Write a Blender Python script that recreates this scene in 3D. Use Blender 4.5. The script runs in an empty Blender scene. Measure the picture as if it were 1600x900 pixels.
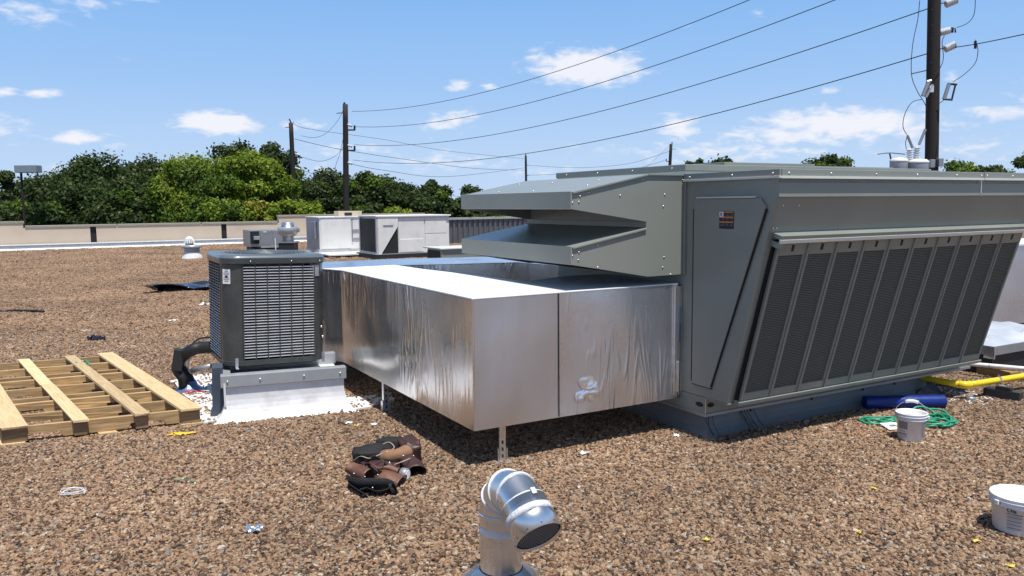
import bpy, math, random
import numpy as np
from mathutils import Vector, Matrix, noise
random.seed(7); rng = np.random.default_rng(7)
S = bpy.context.scene; COL = S.collection
PI = math.pi; R = math.radians

# ------------------------------------------------------------------ camera
F, CH, PITCH, ROLL = 1260.0, 1.65, R(6.0), R(0.55)
cf = Vector((0, math.cos(PITCH), -math.sin(PITCH)))
r0 = Vector((1, 0, 0)); u0 = r0.cross(cf)
cr = r0*math.cos(ROLL) - u0*math.sin(ROLL)
cu = u0*math.cos(ROLL) + r0*math.sin(ROLL)
CP = Vector((0, 0, CH))
cam = bpy.data.cameras.new('camera'); cam.sensor_width = 36; cam.lens = 36*F/1600
cam.clip_start = 0.05; cam.clip_end = 4000
co = bpy.data.objects.new('camera', cam); COL.objects.link(co)
m = Matrix((cr, cu, -cf)).transposed().to_4x4(); m.translation = CP
co.matrix_world = m; S.camera = co

# site axes: U runs along the long front of the big unit, V runs away from the camera
TH = R(29.5)
U = Vector((math.cos(TH), math.sin(TH), 0)); V = Vector((-math.sin(TH), math.cos(TH), 0))
def W(a, b, z=0.0): return U*a + V*b + Vector((0, 0, z))
def ray(x, y): return cr*((x-800)/F) - cu*((y-450)/F) + cf
def gz(x, y, z=0.0):
    d = ray(x, y); return CP + d*((z-CH)/d.z)
def at(x, y, Y):
    d = ray(x, y); return CP + d*(Y/d.y)
def pu(x, y, a):
    d = ray(x, y); return CP + d*((a-CP.dot(U))/d.dot(U))
def pv(x, y, b):
    d = ray(x, y); return CP + d*((b-CP.dot(V))/d.dot(V))
def uv(p): return (p.dot(U), p.dot(V), p.z)

# ------------------------------------------------------------------ light and sky
ELEV = R(72.5)
SUN = (-V)*math.cos(ELEV) + Vector((0, 0, math.sin(ELEV)))
sl = bpy.data.lights.new('sun', 'SUN'); sl.energy = 5.0; sl.angle = R(0.53); sl.color = (1.0, 0.955, 0.89)
so = bpy.data.objects.new('sun', sl); COL.objects.link(so)
so.rotation_euler = SUN.to_track_quat('Z', 'Y').to_euler(); so.location = (0, 0, 30)
S.view_settings.view_transform = 'Standard'; S.view_settings.look = 'None'
S.view_settings.exposure = 0.15; S.view_settings.gamma = 1.0

wd = bpy.data.worlds.new('World'); S.world = wd; wd.use_nodes = True
wn, wl = wd.node_tree.nodes, wd.node_tree.links
bg = wn['Background']; bg.inputs['Strength'].default_value = 0.09
def N(nodes, t, **k):
    n = nodes.new(t)
    for a, b in k.items():
        if a.startswith('i_'): n.inputs[a[2:].replace('_', ' ')].default_value = b
        else: setattr(n, a, b)
    return n
sky = N(wn, 'ShaderNodeTexSky', sky_type='NISHITA', sun_disc=False, sun_elevation=ELEV,
        sun_rotation=math.atan2(SUN.x, SUN.y), air_density=1.0, dust_density=0.6, ozone_density=2.0, altitude=0)
tc = wn.new('ShaderNodeTexCoord')
hsv = N(wn, 'ShaderNodeHueSaturation'); hsv.inputs['Saturation'].default_value = 1.0; hsv.inputs['Value'].default_value = 1.0
wl.new(sky.outputs[0], hsv.inputs['Color'])
# summer haze: the blue pales and brightens towards the horizon
sz = wn.new('ShaderNodeSeparateXYZ'); wl.new(tc.outputs['Generated'], sz.inputs[0])
hz = wn.new('ShaderNodeValToRGB'); e_ = hz.color_ramp.elements; e_[0].position = 0; e_[0].color = (.415, .535, .72, 1); e_[1].position = 1; e_[1].color = (.07, .19, .46, 1)
for p_, c_ in ((.06, (.37, .51, .72, 1)), (.14, (.27, .44, .71, 1)), (.24, (.185, .375, .69, 1)), (.36, (.13, .31, .63, 1))):
    q_ = e_.new(p_); q_.color = c_
wl.new(sz.outputs['Z'], hz.inputs[0])
hs_ = wn.new('ShaderNodeVectorMath'); hs_.operation = 'SCALE'; hs_.inputs['Scale'].default_value = 13.4; wl.new(hz.outputs[0], hs_.inputs[0])
hf = wn.new('ShaderNodeMapRange'); hf.interpolation_type = 'SMOOTHSTEP'; hf.inputs['From Min'].default_value = .20; hf.inputs['From Max'].default_value = .62; hf.inputs['To Min'].default_value = .92; hf.inputs['To Max'].default_value = .0; wl.new(sz.outputs['Z'], hf.inputs['Value'])
hm = wn.new('ShaderNodeMix'); hm.data_type = 'RGBA'; wl.new(hf.outputs[0], hm.inputs['Factor']); wl.new(hsv.outputs[0], hm.inputs['A']); wl.new(hs_.outputs[0], hm.inputs['B'])
# fair-weather clouds: soft patches at their bearings, broken up by noise
mp = wn.new('ShaderNodeMapping'); mp.inputs['Scale'].default_value = (1, 1, 2.6); wl.new(tc.outputs['Generated'], mp.inputs['Vector'])
nz = N(wn, 'ShaderNodeTexNoise', noise_dimensions='3D'); nz.inputs['Scale'].default_value = 9.0; nz.inputs['Detail'].default_value = 9; nz.inputs['Roughness'].default_value = 0.6
nz2 = N(wn, 'ShaderNodeTexNoise', noise_dimensions='3D'); nz2.inputs['Scale'].default_value = 46.0; nz2.inputs['Detail'].default_value = 9; nz2.inputs['Distortion'].default_value = .35; nz2.inputs['Roughness'].default_value = 0.55
wl.new(mp.outputs[0], nz.inputs['Vector']); wl.new(mp.outputs[0], nz2.inputs['Vector'])
def math_(op, a, b=None, c=None):
    n = N(wn, 'ShaderNodeMath', operation=op)
    for i, v in enumerate((a, b, c)):
        if v is None: continue
        if isinstance(v, (int, float)): n.inputs[i].default_value = v
        else: wl.new(v, n.inputs[i])
    return n.outputs[0]
total = None
#          px,  py,  half width, half height, weight
CLOUDS = [(345,192,58,17,1.25),(122,215,36,9,.95),(180,229,34,8,.5),(66,146,34,9,.75),(8,142,22,8,.8),
          (200,90,26,8,.4),(262,108,24,12,.38),(915,108,92,27,1.15),(715,134,24,9,.8),(765,135,20,7,.7),
          (700,190,62,21,.75),(470,196,40,12,.7),(1335,194,120,26,1.05),(1220,214,130,18,.75),(1130,236,190,20,.6),(1195,208,56,14,.6),(1058,200,40,20,.85),
          (1570,175,60,13,.7),(1300,142,22,10,.6),(1490,120,18,9,.5),(700,255,120,20,.55),(530,232,90,16,.5),(500,262,60,14,.4),
          (850,268,110,12,.5),(1100,240,150,22,.55),(20,20,90,26,.5),(140,2,80,12,.5),(1180,22,18,7,.4),(1075,40,16,6,.35),(1450,228,170,26,.5),
          (1500,262,160,12,.35),(230,262,80,18,.3),(100,262,70,18,.3),(1070,268,90,12,.4),(1780,150,140,40,.8),(-160,200,140,30,.8),(2100,60,200,60,.8),(-500,60,220,60,.8)]
for (px, py, hw, hh, wt) in CLOUDS:
    c = ray(px, py).normalized()
    rx = (ray(px+10, py).normalized() - c); rx.normalize(); ry = c.cross(rx).normalized()
    k = F/1.0
    sub = N(wn, 'ShaderNodeVectorMath', operation='SUBTRACT'); wl.new(tc.outputs['Generated'], sub.inputs[0]); sub.inputs[1].default_value = c
    dx = N(wn, 'ShaderNodeVectorMath', operation='DOT_PRODUCT'); wl.new(sub.outputs[0], dx.inputs[0]); dx.inputs[1].default_value = rx*(F/hw)
    dy = N(wn, 'ShaderNodeVectorMath', operation='DOT_PRODUCT'); wl.new(sub.outputs[0], dy.inputs[0]); dy.inputs[1].default_value = ry*(F/hh)
    q = math_('MULTIPLY_ADD', dx.outputs['Value'], dx.outputs['Value'], math_('MULTIPLY', dy.outputs['Value'], dy.outputs['Value']))
    e = math_('MULTIPLY', math_('POWER', 2.718, math_('MULTIPLY', q, -0.9)), wt)
    e2 = e
    total = e2 if total is None else math_('MAXIMUM', total, e2)
nmix = math_('MULTIPLY_ADD', nz2.outputs['Fac'], 1.15, math_('MULTIPLY', nz.outputs['Fac'], 0.75))
dens = math_('SUBTRACT', math_('ADD', total, math_('MULTIPLY', nmix, 1.1)), 1.36)
mr = N(wn, 'ShaderNodeMapRange', interpolation_type='SMOOTHSTEP'); mr.inputs['From Min'].default_value = 0.0; mr.inputs['From Max'].default_value = 0.62
wl.new(dens, mr.inputs['Value'])
cl = math_('MULTIPLY', mr.outputs[0], 0.86)
mixc = N(wn, 'ShaderNodeMix', data_type='RGBA'); wl.new(cl, mixc.inputs['Factor']); wl.new(hm.outputs['Result'], mixc.inputs['A'])
mixc.inputs['B'].default_value = (9.6, 9.5, 9.9, 1)
wl.new(mixc.outputs['Result'], bg.inputs['Color'])

# ------------------------------------------------------------------ materials
def mat(name, base=(.5, .5, .5), rough=.5, metal=0., var=0.06, vscale=3., bump=0., bscale=60., stretch=(1, 1, 1), spec=.5, dirt=None, dirtamt=0., dscale=1.5, coat=0., bdist=.01):
    M = bpy.data.materials.new(name); M.use_nodes = True
    n, l = M.node_tree.nodes, M.node_tree.links
    b = n['Principled BSDF']; b.inputs['Roughness'].default_value = rough; b.inputs['Metallic'].default_value = metal
    b.inputs['Specular IOR Level'].default_value = spec; b.inputs['Coat Weight'].default_value = coat
    tc = n.new('ShaderNodeTexCoord'); mp = n.new('ShaderNodeMapping'); mp.inputs['Scale'].default_value = stretch
    l.new(tc.outputs['Object'], mp.inputs['Vector'])
    a = n.new('ShaderNodeTexNoise'); a.inputs['Scale'].default_value = vscale; a.inputs['Detail'].default_value = 6; l.new(mp.outputs[0], a.inputs['Vector'])
    rp = n.new('ShaderNodeMapRange'); rp.inputs['From Min'].default_value = .3; rp.inputs['From Max'].default_value = .7
    rp.inputs['To Min'].default_value = 1-var; rp.inputs['To Max'].default_value = 1+var; l.new(a.outputs['Fac'], rp.inputs['Value'])
    mx = n.new('ShaderNodeVectorMath'); mx.operation = 'SCALE'; mx.inputs[0].default_value = base; l.new(rp.outputs[0], mx.inputs['Scale'])
    out = mx.outputs[0]
    if dirt:
        d = n.new('ShaderNodeTexNoise'); d.inputs['Scale'].default_value = dscale; d.inputs['Detail'].default_value = 8; d.inputs['Roughness'].default_value = .65
        l.new(mp.outputs[0], d.inputs['Vector'])
        dr = n.new('ShaderNodeMapRange'); dr.inputs['From Min'].default_value = .48; dr.inputs['From Max'].default_value = .72; dr.inputs['To Max'].default_value = dirtamt
        l.new(d.outputs['Fac'], dr.inputs['Value'])
        mm = n.new('ShaderNodeMix'); mm.data_type = 'RGBA'; l.new(dr.outputs[0], mm.inputs['Factor']); l.new(out, mm.inputs['A']); mm.inputs['B'].default_value = (*dirt, 1)
        out = mm.outputs['Result']
    l.new(out, b.inputs['Base Color'])
    rr = n.new('ShaderNodeMapRange'); rr.inputs['To Min'].default_value = max(.02, rough-.08); rr.inputs['To Max'].default_value = min(1, rough+.08)
    l.new(a.outputs['Fac'], rr.inputs['Value']); l.new(rr.outputs[0], b.inputs['Roughness'])
    if bump:
        bn = n.new('ShaderNodeTexNoise'); bn.inputs['Scale'].default_value = bscale; bn.inputs['Detail'].default_value = 4; l.new(mp.outputs[0], bn.inputs['Vector'])
        bb = n.new('ShaderNodeBump'); bb.inputs['Strength'].default_value = bump; bb.inputs['Distance'].default_value = bdist
        l.new(bn.outputs['Fac'], bb.inputs['Height']); l.new(bb.outputs[0], b.inputs['Normal'])
    return M
M = {}
M['paint'] = mat('olive_grey_paint', (.245, .262, .235), .30, 0, .05, 2, .12, 3.2, bdist=.02, stretch=(1, 1, .45), spec=.5, dirt=(.30, .28, .24), dirtamt=.35, dscale=2.2)
M['paint_edge'] = mat('pale_paint_and_highlight', (.62, .64, .60), .4, 0, .03)  # pale paint; on lips and drip edges it stands in for caught light
M['seal'] = mat('dark_gasket_and_shade', (.018, .019, .02), .6)
M['dark'] = mat('dark_interior', (.012, .013, .014), .7)
M['screw'] = mat('zinc_screw', (.75, .75, .73), .35, .9)
M['galv'] = mat('galvanised_steel', (.72, .75, .78), .28, .95, .10, 7, .08, 12, dirt=(.45, .46, .47), dirtamt=.35, dscale=6)
M['galv_dull'] = mat('dull_galvanised_steel', (.36, .38, .40), .45, .6, .10, 6, dirt=(.25, .25, .25), dirtamt=.4)
M['sealant'] = mat('white_duct_sealant', (.62, .64, .67), .55, 0, .06, 30, .5, 60)
M['membrane'] = mat('white_roof_membrane', (.74, .745, .76), .5, 0, .05, 4, .25, 6, bdist=.02, dirt=(.36, .33, .30), dirtamt=.45, dscale=5)
M['boot'] = mat('shaded_white_flashing', (.055, .072, .10), .5, 0, .1, 5)  # white flashing coloured navy: its shaded side put into the colour
M['membrane_dk'] = mat('weathered_grey_membrane', (.18, .19, .20), .55, 0, .08, 4, .2, 5, bdist=.02, dirt=(.16, .15, .14), dirtamt=.6, dscale=3)
M['capmetal'] = mat('pale_grey_metal', (.42, .45, .47), .35, .35, .05, 8, dirt=(.3, .3, .3), dirtamt=.4)
M['cond'] = mat('slate_grey_paint', (.052, .057, .056), .26, 0, .06, 3, .06, 4, dirt=(.13, .12, .10), dirtamt=.35, dscale=5)
M['cond_top'] = mat('slate_grey_sky_sheen', (.11, .135, .155), .22, 0, .05, 4, dirt=(.2, .19, .17), dirtamt=.25)  # cabinet paint made paler and bluer: sky reflection put into the colour
M['slat'] = mat('bare_louvre_edge', (.78, .79, .80), .22, .45, .10, 10)
M['coil'] = mat('coil_fins', (.02, .021, .023), .5, .3)
M['black'] = mat('black_rubber', (.014, .014, .015), .5, 0, .15, 12, .3, 40)
M['blackpl'] = mat('black_plastic', (.016, .016, .018), .3, 0, .15, 12)
M['tarp'] = mat('black_plastic_sheet', (.018, .021, .03), .16, 0, .1, 5, .3, 9, bdist=.03)
M['white'] = mat('white_plastic', (.78, .78, .79), .38, 0, .03, 8, dirt=(.5, .48, .45), dirtamt=.35, dscale=9)
M['whitepaint'] = mat('chalky_white_panel', (.74, .735, .71), .5, 0, .04, 2, .05, 3, dirt=(.40, .37, .33), dirtamt=.3, dscale=2.5)
M['whiteshade'] = mat('shaded_white_panel', (.42, .43, .45), .5, 0, .05, 2, dirt=(.3, .3, .3), dirtamt=.4)  # darker copy of the white panel, shade put into the colour
M['stucco'] = mat('cream_stucco', (.60, .50, .385), .9, 0, .05, .6, .1, 80, dirt=(.38, .32, .25), dirtamt=.35, dscale=.35)
M['coping'] = mat('weathered_coping', (.36, .33, .27), .55, .2, .08, 1, dirt=(.2, .18, .15), dirtamt=.4)
M['yellow'] = mat('yellow_gas_paint', (.80, .58, .015), .32, 0, .05, 5, dirt=(.4, .3, .1), dirtamt=.25, dscale=6)
M['blue'] = mat('blue_wrap', (.005, .026, .20), .38, 0, .12, 9, .25, 20)
M['green'] = mat('green_hose', (.03, .26, .15), .4, 0, .12, 9)
M['leather'] = mat('brown_leather', (.115, .048, .030), .55, 0, .18, 9, .4, 30, dirt=(.25, .14, .08), dirtamt=.5, dscale=8)
M['leather2'] = mat('dark_brown_leather', (.055, .026, .024), .5, 0, .15, 9, .4, 30)
M['tan'] = mat('tan_suede', (.26, .14, .075), .8, 0, .15, 12, .3, 30)
M['webbing'] = mat('black_webbing', (.010, .010, .012), .75, 0, .15, 20, .6, 120)
M['trim'] = mat('tan_trim', (.42, .33, .26), .6, 0, .1)
M['pole'] = mat('creosoted_wood', (.020, .014, .012), .8, 0, .3, 1.2, .5, 14, stretch=(6, 6, .5))
M['wire'] = mat('dark_wire', (.02, .02, .024), .5)
M['porcelain'] = mat('grey_porcelain', (.62, .65, .70), .25, 0, .08)
M['tank'] = mat('grey_tank_paint', (.34, .38, .43), .35, 0, .05)
M['iron'] = mat('black_iron', (.03, .03, .035), .5, .4)
M['corr'] = mat('corrugated_grey_steel', (.13, .135, .145), .45, .3, .1, 1.5)
M['tape_blue'] = mat('blue_protective_film', (.16, .22, .36), .3, .5, .1)
M['paper'] = mat('white_card', (.82, .82, .82), .6, 0, .03)
M['yellowcloth'] = mat('yellow_glove_cloth', (.80, .48, .03), .7, 0, .15, 30)
M['yellowleaf'] = mat('yellow_leaf', (.62, .47, .06), .6)
M['red'] = mat('red_plastic', (.55, .03, .03), .4)
M['ink'] = mat('black_ink', (.02, .02, .025), .6)
M['orange_ink'] = mat('orange_ink', (.55, .20, .06), .6)
M['greyink'] = mat('grey_ink', (.20, .20, .22), .6)
M['bark'] = mat('tree_bark', (.10, .075, .055), .9, 0, .25, 3, .6, 12, stretch=(4, 4, .6))
M['lot'] = mat('distant_ground', (.07, .085, .045), .95, 0, .3, .05)
M['asphalt'] = mat('parking_asphalt', (.05, .05, .05), .9, 0, .15, .5)

def wood(name, c1, c2, axis_stretch, turn=0.):
    Mt = bpy.data.materials.new(name); Mt.use_nodes = True; n, l = Mt.node_tree.nodes, Mt.node_tree.links
    b = n['Principled BSDF']; b.inputs['Roughness'].default_value = .75
    tc = n.new('ShaderNodeTexCoord'); rt = n.new('ShaderNodeVectorRotate'); rt.rotation_type = 'Z_AXIS'; rt.inputs['Angle'].default_value = R(turn); l.new(tc.outputs['Object'], rt.inputs['Vector']); mp = n.new('ShaderNodeMapping'); mp.inputs['Scale'].default_value = axis_stretch; l.new(rt.outputs[0], mp.inputs['Vector'])
    oi = n.new('ShaderNodeObjectInfo'); ad = n.new('ShaderNodeVectorMath'); ad.operation = 'MULTIPLY_ADD'
    cb = n.new('ShaderNodeCombineXYZ'); 
    for i in range(3): l.new(oi.outputs['Random'], cb.inputs[i])
    l.new(cb.outputs[0], ad.inputs[0]); ad.inputs[1].default_value = (37, 53, 71); l.new(mp.outputs[0], ad.inputs[2])
    a = n.new('ShaderNodeTexNoise'); a.inputs['Scale'].default_value = 5; a.inputs['Detail'].default_value = 8; a.inputs['Distortion'].default_value = .6; l.new(ad.outputs[0], a.inputs['Vector'])
    r = n.new('ShaderNodeValToRGB'); r.color_ramp.elements[0].position = .3; r.color_ramp.elements[0].color = (*c1, 1); r.color_ramp.elements[1].position = .68; r.color_ramp.elements[1].color = (*c2, 1)
    l.new(a.outputs['Fac'], r.inputs[0])
    hs = n.new('ShaderNodeHueSaturation'); l.new(r.outputs[0], hs.inputs['Color'])
    mr = n.new('ShaderNodeMapRange'); mr.inputs['To Min'].default_value = .72; mr.inputs['To Max'].default_value = 1.12; l.new(oi.outputs['Random'], mr.inputs['Value']); l.new(mr.outputs[0], hs.inputs['Value'])
    l.new(hs.outputs[0], b.inputs['Base Color'])
    bb = n.new('ShaderNodeBump'); bb.inputs['Strength'].default_value = .35; bb.inputs['Distance'].default_value = .004; l.new(a.outputs['Fac'], bb.inputs['Height']); l.new(bb.outputs[0], b.inputs['Normal'])
    return Mt
M['pine_u'] = wood('pine_stringer', (.34, .205, .09), (.58, .40, .20), (1.2, 16, 16))
M['pine_v'] = wood('pine_board', (.55, .38, .19), (.74, .56, .32), (16, 1.0, 16), -13.8)
M['pine_old'] = wood('old_timber', (.22, .13, .06), (.38, .25, .13), (1.2, 16, 16))

def foil(name, metal, base, rough, wr=1.0, bigw=1.0, tint=None):
    """aluminium jacketing with tall soft wrinkles, fine crinkle and taped seams"""
    Mt = bpy.data.materials.new(name); Mt.use_nodes = True; n, l = Mt.node_tree.nodes, Mt.node_tree.links
    b = n['Principled BSDF']; b.inputs['Metallic'].default_value = metal; b.inputs['Base Color'].default_value = (*base, 1)
    tc = n.new('ShaderNodeTexCoord')
    def nt(sc, st, det, dist=0.):
        mp = n.new('ShaderNodeMapping'); mp.inputs['Scale'].default_value = st; l.new(tc.outputs['Object'], mp.inputs['Vector'])
        t = n.new('ShaderNodeTexNoise'); t.inputs['Scale'].default_value = sc; t.inputs['Detail'].default_value = det; t.inputs['Distortion'].default_value = dist
        l.new(mp.outputs[0], t.inputs['Vector']); return t.outputs['Fac']
    def mth(op, a, b2, c=None):
        m_ = n.new('ShaderNodeMath'); m_.operation = op
        for i, v in enumerate((a, b2, c)):
            if v is None: continue
            if isinstance(v, (int, float)): m_.inputs[i].default_value = v
            else: l.new(v, m_.inputs[i])
        return m_.outputs[0]
    def bump(h, dist, strength, prev=None):
        bb = n.new('ShaderNodeBump'); bb.inputs['Strength'].default_value = strength; bb.inputs['Distance'].default_value = dist
        l.new(h, bb.inputs['Height'])
        if prev: l.new(prev, bb.inputs['Normal'])
        return bb.outputs[0]
    # ridged vertical wrinkles, only in some places
    w = nt(7, (1, 1, .16), 2.5, 1.2)
    ridge = mth('SUBTRACT', 1.0, mth('MULTIPLY', mth('ABSOLUTE', mth('SUBTRACT', w, .5), None), 9.0)); ridge = mth('MAXIMUM', ridge, 0)
    msk = mth('MAXIMUM', mth('MULTIPLY', mth('SUBTRACT', nt(1.6, (1, 1, .8), 2), .46), 6.0), 0); msk = mth('MINIMUM', msk, 1.0)
    rm = mth('MULTIPLY', ridge, msk)
    n1 = bump(nt(.9, (1, 1, .8), 2), .10*bigw, .5)
    n2 = bump(rm, .006*wr, 1.0, n1)
    n3 = bump(nt(26, (1, 1, .5), 4), .0020*wr, .5, n2)
    n4 = bump(nt(260, (1, 1, 1), 2), .0004, .5, n3)
    l.new(n4, b.inputs['Normal'])
    rr = n.new('ShaderNodeMapRange'); rr.inputs['From Min'].default_value = .3; rr.inputs['From Max'].default_value = .7
    rr.inputs['To Min'].default_value = rough-.06; rr.inputs['To Max'].default_value = rough+.10
    l.new(nt(2.2, (1, 1, .5), 5), rr.inputs['Value']); l.new(rr.outputs[0], b.inputs['Roughness'])
    cv = n.new('ShaderNodeMapRange'); cv.inputs['From Min'].default_value = .3; cv.inputs['From Max'].default_value = .7; cv.inputs['To Min'].default_value = .88; cv.inputs['To Max'].default_value = 1.06
    l.new(nt(2.5, (1, 1, .6), 6), cv.inputs['Value'])
    sc = n.new('ShaderNodeVectorMath'); sc.operation = 'SCALE'; sc.inputs[0].default_value = base; l.new(cv.outputs[0], sc.inputs['Scale']); l.new(sc.outputs[0], b.inputs['Base Color'])
    return Mt
M['foil'] = foil('foil_jacket', .95, (.78, .77, .77), .20)
M['foil_front'] = foil('foil_jacket_smooth', .92, (.70, .71, .75), .30, .18, .6)
M['foil_mid'] = foil('foil_jacket_creased', .93, (.72, .73, .77), .26, .65, .9)
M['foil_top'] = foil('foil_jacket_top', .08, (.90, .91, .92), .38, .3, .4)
M['crumple'] = foil('crumpled_foil', .95, (.85, .87, .90), .22, 2.5, 2)

def screen_mat():
    Mt = bpy.data.materials.new('bird_screen'); Mt.use_nodes = True; n, l = Mt.node_tree.nodes, Mt.node_tree.links
    b = n['Principled BSDF']; b.inputs['Roughness'].default_value = .6; b.inputs['Metallic'].default_value = 0
    tc = n.new('ShaderNodeTexCoord'); mp = n.new('ShaderNodeMapping'); l.new(tc.outputs['UV'], mp.inputs['Vector']); mp.inputs['Scale'].default_value = (1, 1, 1)
    sx = n.new('ShaderNodeSeparateXYZ'); l.new(mp.outputs[0], sx.inputs[0])
    outs = []
    for i, o in enumerate(('X', 'Y')):
        m1 = n.new('ShaderNodeMath'); m1.operation = 'MULTIPLY'; l.new(sx.outputs[o], m1.inputs[0]); m1.inputs[1].default_value = 1/.0125
        m2 = n.new('ShaderNodeMath'); m2.operation = 'PINGPONG'; l.new(m1.outputs[0], m2.inputs[0]); m2.inputs[1].default_value = .5
        m3 = n.new('ShaderNodeMath'); m3.operation = 'GREATER_THAN'; l.new(m2.outputs[0], m3.inputs[0]); m3.inputs[1].default_value = .34
        outs.append(m3.outputs[0])
    mx = n.new('ShaderNodeMath'); mx.operation = 'MULTIPLY'; l.new(outs[0], mx.inputs[0]); l.new(outs[1], mx.inputs[1])
    inv = n.new('ShaderNodeMath'); inv.operation = 'SUBTRACT'; inv.inputs[0].default_value = 1; l.new(mx.outputs[0], inv.inputs[1])
    mm = n.new('ShaderNodeMix'); mm.data_type = 'RGBA'; l.new(outs[0], mm.inputs['Factor']); 
    mm.inputs['A'].default_value = (.010, .012, .012, 1); mm.inputs['B'].default_value = (.17, .18, .165, 1); b.inputs['Specular IOR Level'].default_value = .15
    m2x = n.new('ShaderNodeMath'); m2x.operation = 'MAXIMUM'; l.new(outs[0], m2x.inputs[0]); l.new(outs[1], m2x.inputs[1]); l.new(m2x.outputs[0], mm.inputs['Factor'])
    l.new(mm.outputs['Result'], b.inputs['Base Color']); return Mt
M['screen'] = screen_mat()

def leafmat(name, c1, c2, trans=.35):
    Mt = bpy.data.materials.new(name); Mt.use_nodes = True; n, l = Mt.node_tree.nodes, Mt.node_tree.links
    n.remove(n['Principled BSDF']); out = n['Material Output']
    at_ = n.new('ShaderNodeAttribute'); at_.attribute_name = 'tone'
    r = n.new('ShaderNodeValToRGB'); r.color_ramp.elements[0].color = (*c1, 1); r.color_ramp.elements[1].color = (*c2, 1); l.new(at_.outputs['Fac'], r.inputs[0])
    d = n.new('ShaderNodeBsdfDiffuse'); t = n.new('ShaderNodeBsdfTranslucent'); g = n.new('ShaderNodeBsdfGlossy'); g.inputs['Roughness'].default_value = .45
    g.inputs['Color'].default_value = (.3, .32, .25, 1)
    l.new(r.outputs[0], d.inputs['Color']); l.new(r.outputs[0], t.inputs['Color'])
    m1 = n.new('ShaderNodeMixShader'); m1.inputs[0].default_value = trans; l.new(d.outputs[0], m1.inputs[1]); l.new(t.outputs[0], m1.inputs[2])
    m2 = n.new('ShaderNodeMixShader'); m2.inputs[0].default_value = .03; l.new(m1.outputs[0], m2.inputs[1]); l.new(g.outputs[0], m2.inputs[2])
    l.new(m2.outputs[0], out.inputs['Surface']); return Mt
M['leaf_dark'] = leafmat('live_oak_leaves', (.024, .044, .015), (.088, .120, .040))
M['leaf_mid'] = leafmat('mid_green_leaves', (.040, .085, .014), (.155, .225, .040))
M['leaf_yellow'] = leafmat('yellow_green_leaves', (.085, .145, .016), (.29, .36, .05))
M['leaf_gold'] = leafmat('golden_leaves', (.14, .15, .02), (.40, .38, .06))

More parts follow.
